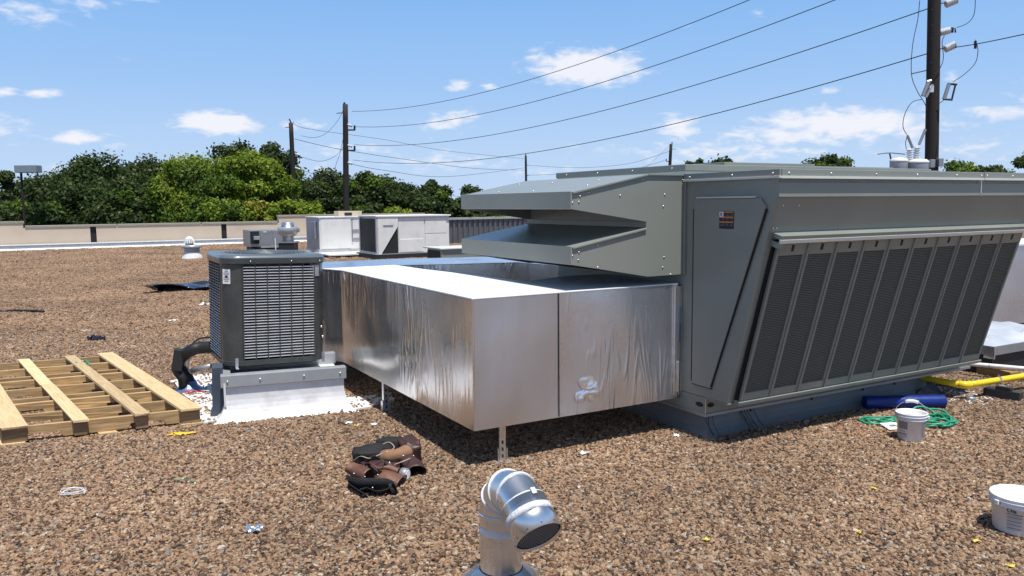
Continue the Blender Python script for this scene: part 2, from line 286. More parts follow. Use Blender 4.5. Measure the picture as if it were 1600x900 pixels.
# ------------------------------------------------------------------ mesh builder
ORG = {}
class MB:
    def __init__(s): s.v = []; s.f = []; s.uv = None
    def add(s, vs, fs):
        k = len(s.v); s.v += [tuple(p) for p in vs]; s.f += [tuple(i+k for i in f) for f in fs]; return s
    def hexa(s, p):   # 8 points: bottom loop 0-3 (ccw), top loop 4-7
        return s.add(p, [(3, 2, 1, 0), (4, 5, 6, 7), (0, 1, 5, 4), (1, 2, 6, 5), (2, 3, 7, 6), (3, 0, 4, 7)])
    def box(s, x0, x1, y0, y1, z0, z1):
        return s.hexa([(x0, y0, z0), (x1, y0, z0), (x1, y1, z0), (x0, y1, z0), (x0, y0, z1), (x1, y0, z1), (x1, y1, z1), (x0, y1, z1)])
    def obox(s, c, sx, sy, sz, mtx=None):
        mtx = mtx or Matrix.Identity(3); c = Vector(c); P = []
        for dz in (-.5, .5):
            for dx, dy in ((-.5, -.5), (.5, -.5), (.5, .5), (-.5, .5)): P.append(c + mtx @ Vector((dx*sx, dy*sy, dz*sz)))
        return s.hexa(P)
    def prism(s, poly, t0, t1, fn):   # fn(a, b, t) -> point
        n = len(poly); A = [fn(a, b, t0) for a, b in poly]; B = [fn(a, b, t1) for a, b in poly]
        return s.add(A+B, [tuple(range(n))[::-1], tuple(range(n, 2*n))] + [(i, (i+1) % n, n+(i+1) % n, n+i) for i in range(n)])
    def tube(s, pts, r, n=8, cap=True, flat=None):
        pts = [Vector(p) for p in pts]; m_ = len(pts); rs = r if isinstance(r, (list, tuple)) else [r]*m_
        k = len(s.v); up = None
        for i, p in enumerate(pts):
            t = (pts[min(i+1, m_-1)] - pts[max(i-1, 0)]).normalized()
            if up is None: up = Vector((0, 0, 1)) if abs(t.z) < .9 else Vector((1, 0, 0))
            a = t.cross(up).normalized(); b = a.cross(t).normalized(); up = b
            for j in range(n):
                q = 2*PI*j/n; fa, fb = (1, 1) if flat is None else flat
                s.v.append(tuple(p + a*math.cos(q)*rs[i]*fa + b*math.sin(q)*rs[i]*fb))
        for i in range(m_-1):
            for j in range(n):
                s.f.append((k+i*n+j, k+i*n+(j+1) % n, k+(i+1)*n+(j+1) % n, k+(i+1)*n+j))
        if cap: s.f.append(tuple(k+j for j in range(n))[::-1]); s.f.append(tuple(k+(m_-1)*n+j for j in range(n)))
        return s
    def lathe(s, prof, n=24, c=(0, 0, 0), mtx=None, sx=1, sy=1):
        mtx = mtx or Matrix.Identity(3); c = Vector(c); k = len(s.v)
        for r_, z in prof:
            for j in range(n):
                a = 2*PI*j/n; s.v.append(tuple(c + mtx @ Vector((r_*math.cos(a)*sx, r_*math.sin(a)*sy, z))))
        for i in range(len(prof)-1):
            for j in range(n): s.f.append((k+i*n+j, k+i*n+(j+1) % n, k+(i+1)*n+(j+1) % n, k+(i+1)*n+j))
        return s
    def disc(s, c, r_, n=16, mtx=None):
        mtx = mtx or Matrix.Identity(3); c = Vector(c)
        return s.add([c + mtx @ Vector((r_*math.cos(2*PI*j/n), r_*math.sin(2*PI*j/n), 0)) for j in range(n)], [tuple(range(n))])
    def sphere(s, c, r_, nu=10, nv=6, sc=(1, 1, 1)):
        prof = [(max(1e-4, math.sin(PI*i/nv))*r_, -math.cos(PI*i/nv)*r_) for i in range(nv+1)]
        return s.lathe(prof, nu, c, Matrix.Diagonal(sc))
    def build(s, name, mt, parent=None, smooth=False, bevel=0., kind=None, label=None, uvs=None, solid=0., seg=2):
        me = bpy.data.meshes.new(name)
        o = ORG.get(parent.name, Vector((0, 0, 0))) if parent is not None else Vector((0, 0, 0))
        vs = [(p[0]-o.x, p[1]-o.y, p[2]-o.z) for p in s.v]
        me.from_pydata(vs, [], s.f); me.update()
        if uvs:
            ul = me.uv_layers.new(name='UVMap')
            for lp in me.loops: ul.data[lp.index].uv = uvs[lp.vertex_index]
        if smooth: me.polygons.foreach_set('use_smooth', [True]*len(me.polygons))
        me.materials.append(mt)
        ob = bpy.data.objects.new(name, me); COL.objects.link(ob)
        if parent is not None: ob.parent = parent; ORG[ob.name] = o
        if solid:
            q = ob.modifiers.new('thickness', 'SOLIDIFY'); q.thickness = solid; q.offset = 0
        if bevel:
            q = ob.modifiers.new('bevel', 'BEVEL'); q.width = bevel; q.segments = seg; q.limit_method = 'ANGLE'; q.angle_limit = R(35); q.harden_normals = False
        if kind: ob['kind'] = kind
        if label: ob['label'] = label
        return ob
def smooth_angle(ob, ang=35):
    try: ob.data.set_sharp_from_angle(angle=R(ang))
    except Exception: pass
    return ob
def tag(o, label, cat, group=None):
    o['label'] = label; o['category'] = cat
    if group: o['group'] = group
    return o
def thing(name, label, cat, loc=(0, 0, 0), rotz=0., group=None, rot=None):
    o = bpy.data.objects.new(name, None); COL.objects.link(o); o.empty_display_size = .1
    o.location = loc; o.rotation_euler = rot or (0, 0, rotz); tag(o, label, cat, group); ORG[o.name] = Vector((0, 0, 0)); return o
def uvthing(name, label, cat, a, b, z=0., group=None):
    """a thing whose parts are given in absolute site axes (u, v, z)"""
    o = thing(name, label, cat, W(a, b, z), TH, group); ORG[o.name] = Vector((a, b, z)); return o
def single(name, mb, mt, label, cat, center, group=None, **k):
    """one-mesh thing: geometry given in world space, origin moved to its centre"""
    c = Vector(center); t = MB(); t.v = [tuple(Vector(p)-c) for p in mb.v]; t.f = mb.f
    o = t.build(name, mt, None, **k); o.location = c; tag(o, label, cat, group); return o
def wthing(name, label, cat, loc, group=None):
    """a thing whose parts are given in world space"""
    o = thing(name, label, cat, loc, 0, group); ORG[o.name] = Vector(loc); return o
def copy_of(o, parent, off=(0, 0, 0)):
    c = o.copy(); COL.objects.link(c); c.parent = parent
    if any(off): c.location = Vector(o.location) + Vector(off)
    for ch in [q for q in bpy.data.objects if q.parent == o]: 
        d = ch.copy(); COL.objects.link(d); d.parent = c
    return c
idn = lambda a, b, t: (a, b, t)

# ------------------------------------------------------------------ the setting
def pebble_color_nodes(n, l, fac):
    r = n.new('ShaderNodeValToRGB'); cr_ = r.color_ramp
    stops = [(0, (.040, .024, .016)), (.15, (.095, .053, .030)), (.32, (.195, .111, .062)), (.46, (.275, .166, .094)), (.6, (.35, .225, .132)), (.74, (.235, .137, .078)), (.86, (.41, .29, .18)), (.95, (.17, .145, .125)), (1, (.52, .44, .34))]
    cr_.elements[0].position = 0; cr_.elements[0].color = (*stops[0][1], 1); cr_.elements[1].position = 1; cr_.elements[1].color = (*stops[-1][1], 1)
    for p, c in stops[1:-1]: e = cr_.elements.new(p); e.color = (*c, 1)
    l.new(fac, r.inputs[0]); return r.outputs[0]
def ground_mat():
    Mt = bpy.data.materials.new('gravel_bed'); Mt.use_nodes = True; n, l = Mt.node_tree.nodes, Mt.node_tree.links
    b = n['Principled BSDF']; b.inputs['Roughness'].default_value = .85; b.inputs['Specular IOR Level'].default_value = .3
    tc = n.new('ShaderNodeTexCoord')
    v = n.new('ShaderNodeTexVoronoi'); v.inputs['Scale'].default_value = 40; l.new(tc.outputs['Object'], v.inputs['Vector'])
    s = n.new('ShaderNodeSeparateColor'); l.new(v.outputs['Color'], s.inputs[0])
    col = pebble_color_nodes(n, l, s.outputs[0])
    dk = n.new('ShaderNodeMapRange'); dk.inputs['From Min'].default_value = .2; dk.inputs['From Max'].default_value = .75; dk.inputs['To Min'].default_value = 1; dk.inputs['To Max'].default_value = .55
    l.new(v.outputs['Distance'], dk.inputs['Value'])
    big = n.new('ShaderNodeTexNoise'); big.inputs['Scale'].default_value = .45; big.inputs['Detail'].default_value = 5; l.new(tc.outputs['Object'], big.inputs['Vector'])
    bm = n.new('ShaderNodeMapRange'); bm.inputs['From Min'].default_value = .3; bm.inputs['From Max'].default_value = .7; bm.inputs['To Min'].default_value = .60; bm.inputs['To Max'].default_value = .90; l.new(big.outputs['Fac'], bm.inputs['Value'])
    sc = n.new('ShaderNodeVectorMath'); sc.operation = 'SCALE'; l.new(col, sc.inputs[0]); l.new(bm.outputs[0], sc.inputs['Scale'])
    l.new(sc.outputs[0], b.inputs['Base Color'])
    bp = n.new('ShaderNodeBump'); bp.invert = True; bp.inputs['Strength'].default_value = 1; bp.inputs['Distance'].default_value = .012; l.new(v.outputs['Distance'], bp.inputs['Height']); l.new(bp.outputs[0], b.inputs['Normal'])
    return Mt
M['bed'] = ground_mat()
def struct(name, mb, mt, loc=(0, 0, 0), rotz=0.):
    o = mb.build(name, mt); o['kind'] = 'structure'; o.location = loc; o.rotation_euler = (0, 0, rotz); return o
PARV = 36.9
g = MB(); g.add([(-60, -14, 0), (90, -14, 0), (90, PARV+.1, 0), (-60, PARV+.1, 0)], [(0, 1, 2, 3)]); struct('roof_surface', g, M['bed'], rotz=TH)
g = MB(); g.box(-60, 90, -14, PARV+.12, -5.2, -.02); struct('building_body', g, M['stucco'], rotz=TH)
g = MB(); g.add([(-2000, -300, -5.2), (2000, -300, -5.2), (2000, 2500, -5.2), (-2000, 2500, -5.2)], [(0, 1, 2, 3)]); struct('ground', g, M['lot'])
g = MB(); g.add([(-60, PARV+.12, -5.196), (90, PARV+.12, -5.196), (90, PARV+14, -5.196), (-60, PARV+14, -5.196)], [(0, 1, 2, 3)]); struct('parking_lot', g, M['asphalt'], rotz=TH)

# gravel: real pebbles near the camera, laid by geometry nodes
PATCH = [(-3.22, 7.45), (-3.15, 7.72), (-2.80, 7.80), (-2.45, 7.5), (-2.2, 6.6), (-1.35, 6.75), (-1.05, 6.9), (-1.0, 6.62), (-1.22, 6.36), (-1.55, 6.28), (-1.93, 6.34), (-2.25, 6.12), (-2.33, 5.96), (-2.5, 6.02), (-2.55, 6.35), (-2.9, 6.95)]
def inpoly(x, y, poly):
    r_ = np.zeros(len(x), bool); n = len(poly); j = n-1
    for i in range(n):
        xi, yi = poly[i]; xj, yj = poly[j]
        c = ((yi > y) != (yj > y)) & (x < (xj-xi)*(y-yi)/(yj-yi+1e-12)+xi); r_ ^= c; j = i
    return r_
def gravel_points(zones, jit=.03):
    P = []
    for (y0, y1, dens, size) in zones:
        n = int(dens*.66*2*((y1**2-y0**2)/2+.6*(y1-y0))); y = np.sqrt(rng.uniform(y0**2, y1**2, n)); x = rng.uniform(-1, 1, n)*(.66*y+.4)
        P.append(np.stack([x, y, rng.lognormal(0, .26, n)*size], 1))
    P = np.concatenate(P); x, y = P[:, 0], P[:, 1]
    u_ = x*U.x+y*U.y; v_ = x*V.x+y*V.y
    keep = (v_ < PARV-.65) & ~((u_ > 4.0) & (u_ < 6.3) & (v_ > 4.25) & (v_ < 5.7))
    jx = x+rng.normal(0, .035, len(x)); jy = y+rng.normal(0, .035, len(x))
    inp = inpoly(jx, jy, PATCH); keep &= ~(inp & (rng.random(len(x)) > .07))
    return P[keep], inp[keep]
g = MB(); W0 = [(-.7*2.2-.4, 2.2), (.7*2.2+.4, 2.2), (.66*38+.4, 38), (-.66*38-.4, 38)]
W0 = [(-2, 2.2), (2, 2.2), (11.6, 17), (-11.6, 17)]
g.add([(x_, y_, .003) for x_, y_ in W0], [(0, 1, 2, 3)]); M['bitumen'] = mat('bitumen_and_gap_shade', (.035, .026, .020), .8, 0, .3, 20); struct('bitumen_shade_sheet', g, M['bitumen'])  # dark sheet: bitumen that also stands in for shade between the pebbles
def gravel_object(zones):
    GP, GI = gravel_points(zones)
    me = bpy.data.meshes.new('gravel'); me.vertices.add(len(GP))
    cov = np.zeros((len(GP), 3)); cov[:, 0] = GP[:, 0]; cov[:, 1] = GP[:, 1]; cov[:, 2] = rng.uniform(-.001, .008, len(GP)) + np.where(GI, .020, 0)
    me.vertices.foreach_set('co', cov.ravel())
    a_ = me.attributes.new('size', 'FLOAT', 'POINT'); a_.data.foreach_set('value', GP[:, 2].astype(np.float32))
    ob = bpy.data.objects.new('gravel', me); COL.objects.link(ob); ob['kind'] = 'stuff'; return ob
Mt = bpy.data.materials.new('pebble'); Mt.use_nodes = True; n_, l_ = Mt.node_tree.nodes, Mt.node_tree.links
b_ = n_['Principled BSDF']; b_.inputs['Roughness'].default_value = .62; b_.inputs['Specular IOR Level'].default_value = .45
at_ = n_.new('ShaderNodeAttribute'); at_.attribute_type = 'INSTANCER'; at_.attribute_name = 'hue'
vo_ = n_.new('ShaderNodeTexVoronoi'); vo_.inputs['Scale'].default_value = 31; ge_ = n_.new('ShaderNodeNewGeometry'); l_.new(ge_.outputs['Position'], vo_.inputs['Vector'])
se_ = n_.new('ShaderNodeSeparateColor'); l_.new(vo_.outputs['Color'], se_.inputs[0])
md_ = n_.new('ShaderNodeAttribute'); md_.attribute_type = 'INSTANCER'; md_.attribute_name = 'cell'
mx_ = n_.new('ShaderNodeMix'); mx_.data_type = 'FLOAT'; l_.new(md_.outputs['Fac'], mx_.inputs['Factor']); l_.new(at_.outputs['Fac'], mx_.inputs['A']); l_.new(se_.outputs[0], mx_.inputs['B'])
c_ = pebble_color_nodes(n_, l_, mx_.outputs[0])
tc_ = n_.new('ShaderNodeNewGeometry'); nn_ = n_.new('ShaderNodeTexNoise'); nn_.inputs['Scale'].default_value = 150; nn_.inputs['Detail'].default_value = 3; l_.new(tc_.outputs['Position'], nn_.inputs['Vector'])
mr_ = n_.new('ShaderNodeMapRange'); mr_.inputs['To Min'].default_value = .7; mr_.inputs['To Max'].default_value = 1.3; l_.new(nn_.outputs['Fac'], mr_.inputs['Value'])
bg_ = n_.new('ShaderNodeTexNoise'); bg_.inputs['Scale'].default_value = .55; bg_.inputs['Detail'].default_value = 5; l_.new(tc_.outputs['Position'], bg_.inputs['Vector'])
mg_ = n_.new('ShaderNodeMapRange'); mg_.inputs['From Min'].default_value = .3; mg_.inputs['From Max'].default_value = .7; mg_.inputs['To Min'].default_value = .74; mg_.inputs['To Max'].default_value = 1.18; l_.new(bg_.outputs['Fac'], mg_.inputs['Value'])
mm_ = n_.new('ShaderNodeMath'); mm_.operation = 'MULTIPLY'; l_.new(mr_.outputs[0], mm_.inputs[0]); l_.new(mg_.outputs[0], mm_.inputs[1])
sc_ = n_.new('ShaderNodeVectorMath'); sc_.operation = 'SCALE'; l_.new(c_, sc_.inputs[0]); l_.new(mm_.outputs[0], sc_.inputs['Scale']); l_.new(sc_.outputs[0], b_.inputs['Base Color'])
M['pebble'] = Mt
def gravel_nodes(ob, cluster):
    ng = bpy.data.node_groups.new('gravel_nodes', 'GeometryNodeTree')
    ng.interface.new_socket('Geometry', in_out='INPUT', socket_type='NodeSocketGeometry'); ng.interface.new_socket('Geometry', in_out='OUTPUT', socket_type='NodeSocketGeometry')
    gn, gl = ng.nodes, ng.links; rr_ = random.Random(3)
    gi = gn.new('NodeGroupInput'); go = gn.new('NodeGroupOutput'); g2i = gn.new('GeometryNodeGeometryToInstance')
    def pebble(k, sub):
        ico = gn.new('GeometryNodeMeshIcoSphere'); ico.inputs['Radius'].default_value = 1; ico.inputs['Subdivisions'].default_value = sub
        sp = gn.new('GeometryNodeSetPosition'); gl.new(ico.outputs[0], sp.inputs['Geometry'])
        pos = gn.new('GeometryNodeInputPosition'); nt = gn.new('ShaderNodeTexNoise'); nt.inputs['Scale'].default_value = 1.0; nt.inputs['Detail'].default_value = 1
        ad = gn.new('ShaderNodeVectorMath'); ad.operation = 'ADD'; ad.inputs[1].default_value = (k*7.3, k*3.1, k*1.7); gl.new(pos.outputs[0], ad.inputs[0]); gl.new(ad.outputs[0], nt.inputs['Vector'])
        sb = gn.new('ShaderNodeVectorMath'); sb.operation = 'SUBTRACT'; gl.new(nt.outputs['Color'], sb.inputs[0]); sb.inputs[1].default_value = (.5, .5, .5)
        sc = gn.new('ShaderNodeVectorMath'); sc.operation = 'SCALE'; sc.inputs['Scale'].default_value = 1.5; gl.new(sb.outputs[0], sc.inputs[0]); gl.new(sc.outputs[0], sp.inputs['Offset'])
        return sp.outputs[0]
    base = [pebble(k, 2 if not cluster else 1) for k in range(6)]
    for k in range(6):
        if not cluster:
            tr = gn.new('GeometryNodeTransform'); tr.inputs['Scale'].default_value = (1.25+.15*(k % 3), .85+.1*(k % 2), .66+.08*(k % 4)); gl.new(base[k], tr.inputs['Geometry']); o_ = tr.outputs[0]
        else:
            jn = gn.new('GeometryNodeJoinGeometry')
            for q in range(13):
                tr = gn.new('GeometryNodeTransform'); a = rr_.uniform(0, 6.28); d = 4.6*math.sqrt(rr_.uniform(0, 1)); s_ = rr_.uniform(.75, 1.25)
                tr.inputs['Scale'].default_value = (1.2*s_, .95*s_, .75*s_); tr.inputs['Translation'].default_value = (d*math.cos(a), d*math.sin(a), rr_.uniform(-.2, .5))
                tr.inputs['Rotation'].default_value = (rr_.uniform(-.5, .5), rr_.uniform(-.5, .5), rr_.uniform(0, 6.28)); gl.new(base[(k+q) % 6], tr.inputs['Geometry']); gl.new(tr.outputs[0], jn.inputs[0])
            o_ = jn.outputs[0]
        sm = gn.new('GeometryNodeSetMaterial'); sm.inputs['Material'].default_value = M['pebble']; gl.new(o_, sm.inputs['Geometry']); gl.new(sm.outputs[0], g2i.inputs[0])
    iop = gn.new('GeometryNodeInstanceOnPoints'); m2p = gn.new('GeometryNodeMeshToPoints'); gl.new(gi.outputs[0], m2p.inputs[0]); gl.new(m2p.outputs[0], iop.inputs['Points'])
    gl.new(g2i.outputs[0], iop.inputs['Instance']); iop.inputs['Pick Instance'].default_value = True
    def rnd(dt, mn, mxx, seed):
        q = gn.new('FunctionNodeRandomValue'); q.data_type = dt
        k = {'FLOAT_VECTOR': 0, 'FLOAT': 2, 'INT': 4}[dt]; q.inputs[k].default_value = mn; q.inputs[k+1].default_value = mxx
        q.inputs['Seed'].default_value = seed
        return q.outputs[{'FLOAT_VECTOR': 0, 'FLOAT': 1, 'INT': 2}[dt]]
    gl.new(rnd('INT', 0, 5, 3), iop.inputs['Instance Index'])
    tl = .05 if cluster else .55
    gl.new(rnd('FLOAT_VECTOR', (-tl, -tl, 0), (tl, tl, 6.28), 5), iop.inputs['Rotation'])
    na = gn.new('GeometryNodeInputNamedAttribute'); na.data_type = 'FLOAT'; na.inputs['Name'].default_value = 'size'; gl.new(na.outputs['Attribute'], iop.inputs['Scale'])
    prev = iop.outputs[0]
    for nm_, vv in (('hue', rnd('FLOAT', 0., 1., 9)), ('cell', .85 if cluster else 0.)):
        st = gn.new('GeometryNodeStoreNamedAttribute'); st.data_type = 'FLOAT'; st.domain = 'INSTANCE'; st.inputs['Name'].default_value = nm_
        gl.new(prev, st.inputs['Geometry']); prev = st.outputs[0]
        if isinstance(vv, float): st.inputs['Value'].default_value = vv
        else: gl.new(vv, st.inputs['Value'])
    gl.new(prev, go.inputs[0])
    md = ob.modifiers.new('pebbles', 'NODES'); md.node_group = ng; ob.data.materials.append(M['pebble'])
gravel_nodes(gravel_object([(2.6, 5.5, 8300, .0075), (5.5, 8, 7000, .0081), (8, 10.5, 4900, .0095)]), False)
gravel_nodes(gravel_object([(10.4, 16, 400, .0110), (16, 23, 270, .0135), (23, 42, 105, .021)]), True)

# ------------------------------------------------------------------ parapet wall (far edge of the roof)
def upx(x, v=PARV): return pv(x, 380, v).dot(U)
PW = uvthing('parapet_wall', 'long low cream stucco parapet along the far left edge of the gravel roof', 'wall', upx(200), PARV)
segs = [(-60, upx(38), 1.13), (upx(38), upx(147)-.11, .955), (upx(147)+.11, upx(351)-.11, .955), (upx(351)+.11, upx(437), .955), (upx(437), 16, 1.22), (16, 90, .955)]
for a0, a1, h in segs:
    MB().box(a0, a1, PARV, PARV+.3, 0, h-.09).build('wall_panel', M['stucco'], PW)
for a0, a1, h in [(-60, upx(38)+.05, 1.13), (upx(38)+.05, upx(437)-.05, .955), (upx(437)-.05, 16, 1.22), (16, 90, .955)]:
    nseg = max(1, int((a1-a0)/3.2)); w = (a1-a0)/nseg
    nseg_vis = [i for i in range(nseg)]
    for i in nseg_vis:
        if a0+w*i > 20 or a0+w*i < -14: continue
        MB().box(a0+w*i+.012, a0+w*(i+1)-.012, PARV-.028, PARV+.33, h-.09, h).build('coping_cap', M['coping'], PW, bevel=.01)
for xx in (147, 351):
    MB().box(upx(xx)-.11, upx(xx)+.11, PARV+.06, PARV+.28, 0, .86).build('drain_slot', M['dark'], PW)
MB().box(-60, 90, PARV-.07, PARV-.004, .0, .20).build('base_flashing', M['galv_dull'], PW)
g = MB(); g.prism([(PARV-.60, .004), (PARV-.60, .02), (PARV-.05, .07), (PARV-.05, .004)], -60, 90, lambda a, b, t: (t, a, b)); g.build('cant_strip', M['membrane'], PW)
MB().box(-60, 90, PARV-.088, PARV-.07, .19, .235).build('termination_bar', M['whitepaint'], PW)

# corrugated screen wall behind the hood
SWv = 30.0
a0, a1 = pv(700, 370, SWv).dot(U), pv(900, 370, SWv).dot(U)
SW = uvthing('screen_wall', 'dark corrugated steel screen wall behind the white rooftop units', 'wall', a0, SWv)
g = MB(); prof = []; x = a0; i = 0
while x < a1: prof.append((x, SWv+(.0 if i % 4 < 2 else .05))); x += (.03 if i % 2 else .09); i += 1
g.add([(p[0], p[1], .0) for p in prof]+[(p[0], p[1], 1.0) for p in prof], [(j, j+1, len(prof)+j+1, len(prof)+j) for j in range(len(prof)-1)])
g.build('corrugated_sheet', M['corr'], SW, solid=.004)
MB().box(a0-.05, a1, SWv-.05, SWv+.12, 1.0, 1.04).build('top_trim', M['capmetal'], SW)

# ------------------------------------------------------------------ the big rooftop unit
UA, UB = 3.85, 3.89
L_ = math.hypot(.393, 1.405); ev = (-.393/L_, 1.405/L_); nv = (-1.405/L_, -.393/L_)
def SP(u_, s_, n): return (u_, UB + ev[0]*s_ + nv[0]*n, .298 + ev[1]*s_ + nv[1]*n)
def sbox(mb, u0_, u1_, s0, s1, n0, n1):
    return mb.hexa([SP(u0_, s0, n0), SP(u1_, s0, n0), SP(u1_, s0, n1), SP(u0_, s0, n1), SP(u0_, s1, n0), SP(u1_, s1, n0), SP(u1_, s1, n1), SP(u0_, s1, n1)])
RT = uvthing('rooftop_unit', 'huge olive grey rooftop air handler with slanted filter front and rain hood', 'air handler', UA, UB)
body = [(3.90, .30), (3.502, 1.68), (3.502, 1.80), (5.95, 1.80), (5.95, .30)]
MB().prism(body, UA+.012, 6.72, lambda a, b, t: (t, a, b)).build('cabinet', M['paint'], RT, bevel=.006)
MB().prism([(3.892, .302), (3.50, 1.684), (3.50, 1.798), (5.95, 1.798), (5.95, .302)], UA-.006, UA+.012, lambda a, b, t: (t, a, b)).build('side_panel', M['paint'], RT, bevel=.003)
# base rail with flange and lifting holes
BV = 4.10
MB().box(UA-.004, 6.93, BV, 5.94, .185, .299).build('base_rail', M['paint'], RT, bevel=.003)
MB().box(UA-.012, 6.94, BV-.010, 5.95, .165, .186).build('rail_lip', M['galv_dull'], RT, bevel=.002)
MB().box(UA-.002, 6.71, 3.893, BV+.01, .292, .300).build('hopper_floor', M['paint'], RT)
g = MB(); g.lathe([(.001, 0), (.030, 0), (.030, .004), (.001, .004)], 16, (UA+.045, BV-.0005, .243), Matrix(((1, 0, 0), (0, 0, -1), (0, .55, 0)))); g.build('lifting_hole', M['dark'], RT)
g = MB(); g.lathe([(.001, 0), (.036, 0), (.036, .004), (.001, .004)], 16, (UA-.0045, BV+.055, .243), Matrix(((0, 0, -1), (1, 0, 0), (0, .45, 0)))); g.build('lifting_hole', M['dark'], RT)
MB().box(UA-.008, UA-.002, BV-.004, BV+.006, .186, .292).build('corner_seam', M['galv'], RT)
# fascia: lit strip, lip, drip edge with its highlight put into the colour
MB().box(UA-.006, 6.80, 3.488, 3.502, 1.672, 1.762).build('fascia', M['paint'], RT, bevel=.002)
for (a, b) in ((UA-.02, 5.93), (5.936, 6.80)):
    MB().box(a, b, 3.466, 3.50, 1.800, 1.842).build('roof_lip', M['paint'], RT, bevel=.003)
    MB().box(a+.001, b-.001, 3.459, 3.50, 1.784, 1.800).build('drip_edge', M['paint_edge'], RT, bevel=.001)
MB().box(5.929, 5.937, 3.484, 3.49, 1.69, 1.80).build('joint_strip', M['paint_edge'], RT)
MB().box(UA-.03, UA-.006, 3.466, 4.32, 1.800, 1.842).build('side_lip', M['paint'], RT, bevel=.003)
MB().box(UA-.037, UA-.006, 3.460, 4.32, 1.786, 1.800).build('drip_edge', M['paint_edge'], RT, bevel=.001)
MB().box(UA-.006, 6.79, 3.50, 5.95, 1.80, 1.838).build('roof_panel', M['paint'], RT, bevel=.004)
# raised rear roof over the condenser/blower section
MB().box(UA-.012, 6.60, 4.325, 5.965, 1.838, 1.862).build('rear_roof_edge', M['paint_edge'], RT, bevel=.002)
MB().box(UA-.02, 6.60, 4.315, 5.975, 1.862, 1.908).build('rear_roof', M['paint'], RT, bevel=.004)
MB().box(5.35, 6.55, 5.5, 5.98, 1.908, 2.005).build('roof_box', M['paint'], RT, bevel=.004)
MB().box(6.35, 7.9, 5.6, 6.1, 1.86, 1.992).build('roof_box', M['paint'], RT, bevel=.004)
MB().box(7.0, 9.2, 5.9, 6.5, 1.5, 1.985).build('roof_box', M['paint'], RT, bevel=.004)
# access door on the side
D = [(4.225, 1.668), (3.625, 1.668), (3.578, 1.615), (4.04, .376), (4.225, .380)]
MB().prism(D, UA-.020, UA-.006, lambda a, b, t: (t, a, b)).build('access_door', M['paint'], RT, bevel=.003)
def strip(p, q, w, t0, t1, mt, nm):
    d = Vector((q[0]-p[0], q[1]-p[1])).normalized(); nn = Vector((-d.y, d.x))*w*.5
    MB().prism([(p[0]-nn.x, p[1]-nn.y), (q[0]-nn.x, q[1]-nn.y), (q[0]+nn.x, q[1]+nn.y), (p[0]+nn.x, p[1]+nn.y)], t0, t1, lambda a, b, t: (t, a, b)).build(nm, mt, RT, bevel=.002)
strip((4.225, 1.60), (4.225, .40), .007, UA-.023, UA-.006, M['seal'], 'door_edge')
strip((3.575, 1.60), (4.035, .39), .007, UA-.023, UA-.006, M['seal'], 'door_edge')
strip((4.03, .377), (4.22, .381), .006, UA-.022, UA-.006, M['seal'], 'door_edge')
strip((4.19, 1.675), (3.66, 1.675), .010, UA-.032, UA-.006, M['paint_edge'], 'door_rail')
# warning label
lb = MB().box(UA-.0225, UA-.020, 3.845, 3.975, 1.470, 1.585).build('warning_label', M['ink'], RT)
x0 = UA-.0235
for k, (za, zb) in enumerate(((1.583, 1.574), (1.551, 1.541), (1.519, 1.509))):
    MB().box(x0-.0006, x0+.001, 3.848, 3.972 if k else 3.93, zb, za).build('label_stripe', M['orange_ink'], lb)
g = MB()
for k in range(9):
    z = 1.567-.0095*k
    if k in (2, 5): continue
    for j in range(3):
        y0_ = 3.850+j*.040; g.box(x0-.0004, x0+.001, y0_, y0_+random.uniform(.018, .034), z-.0022, z+.0006)
g.build('label_text', M['greyink'], lb, kind='stuff')
MB().box(x0-.0008, x0+.001, 3.937, 3.973, 1.548, 1.582).build('label_pictogram', M['paper'], lb)
g = MB(); g.tube([(x0-.0018, 3.945, 1.553), (x0-.0018, 3.955, 1.565), (x0-.0018, 3.949, 1.575)], .0025, 5); g.tube([(x0-.0018, 3.966, 1.555), (x0-.0018, 3.955, 1.565), (x0-.0018, 3.964, 1.572)], .0025, 5); g.build('pictogram_figure', M['ink'], lb)
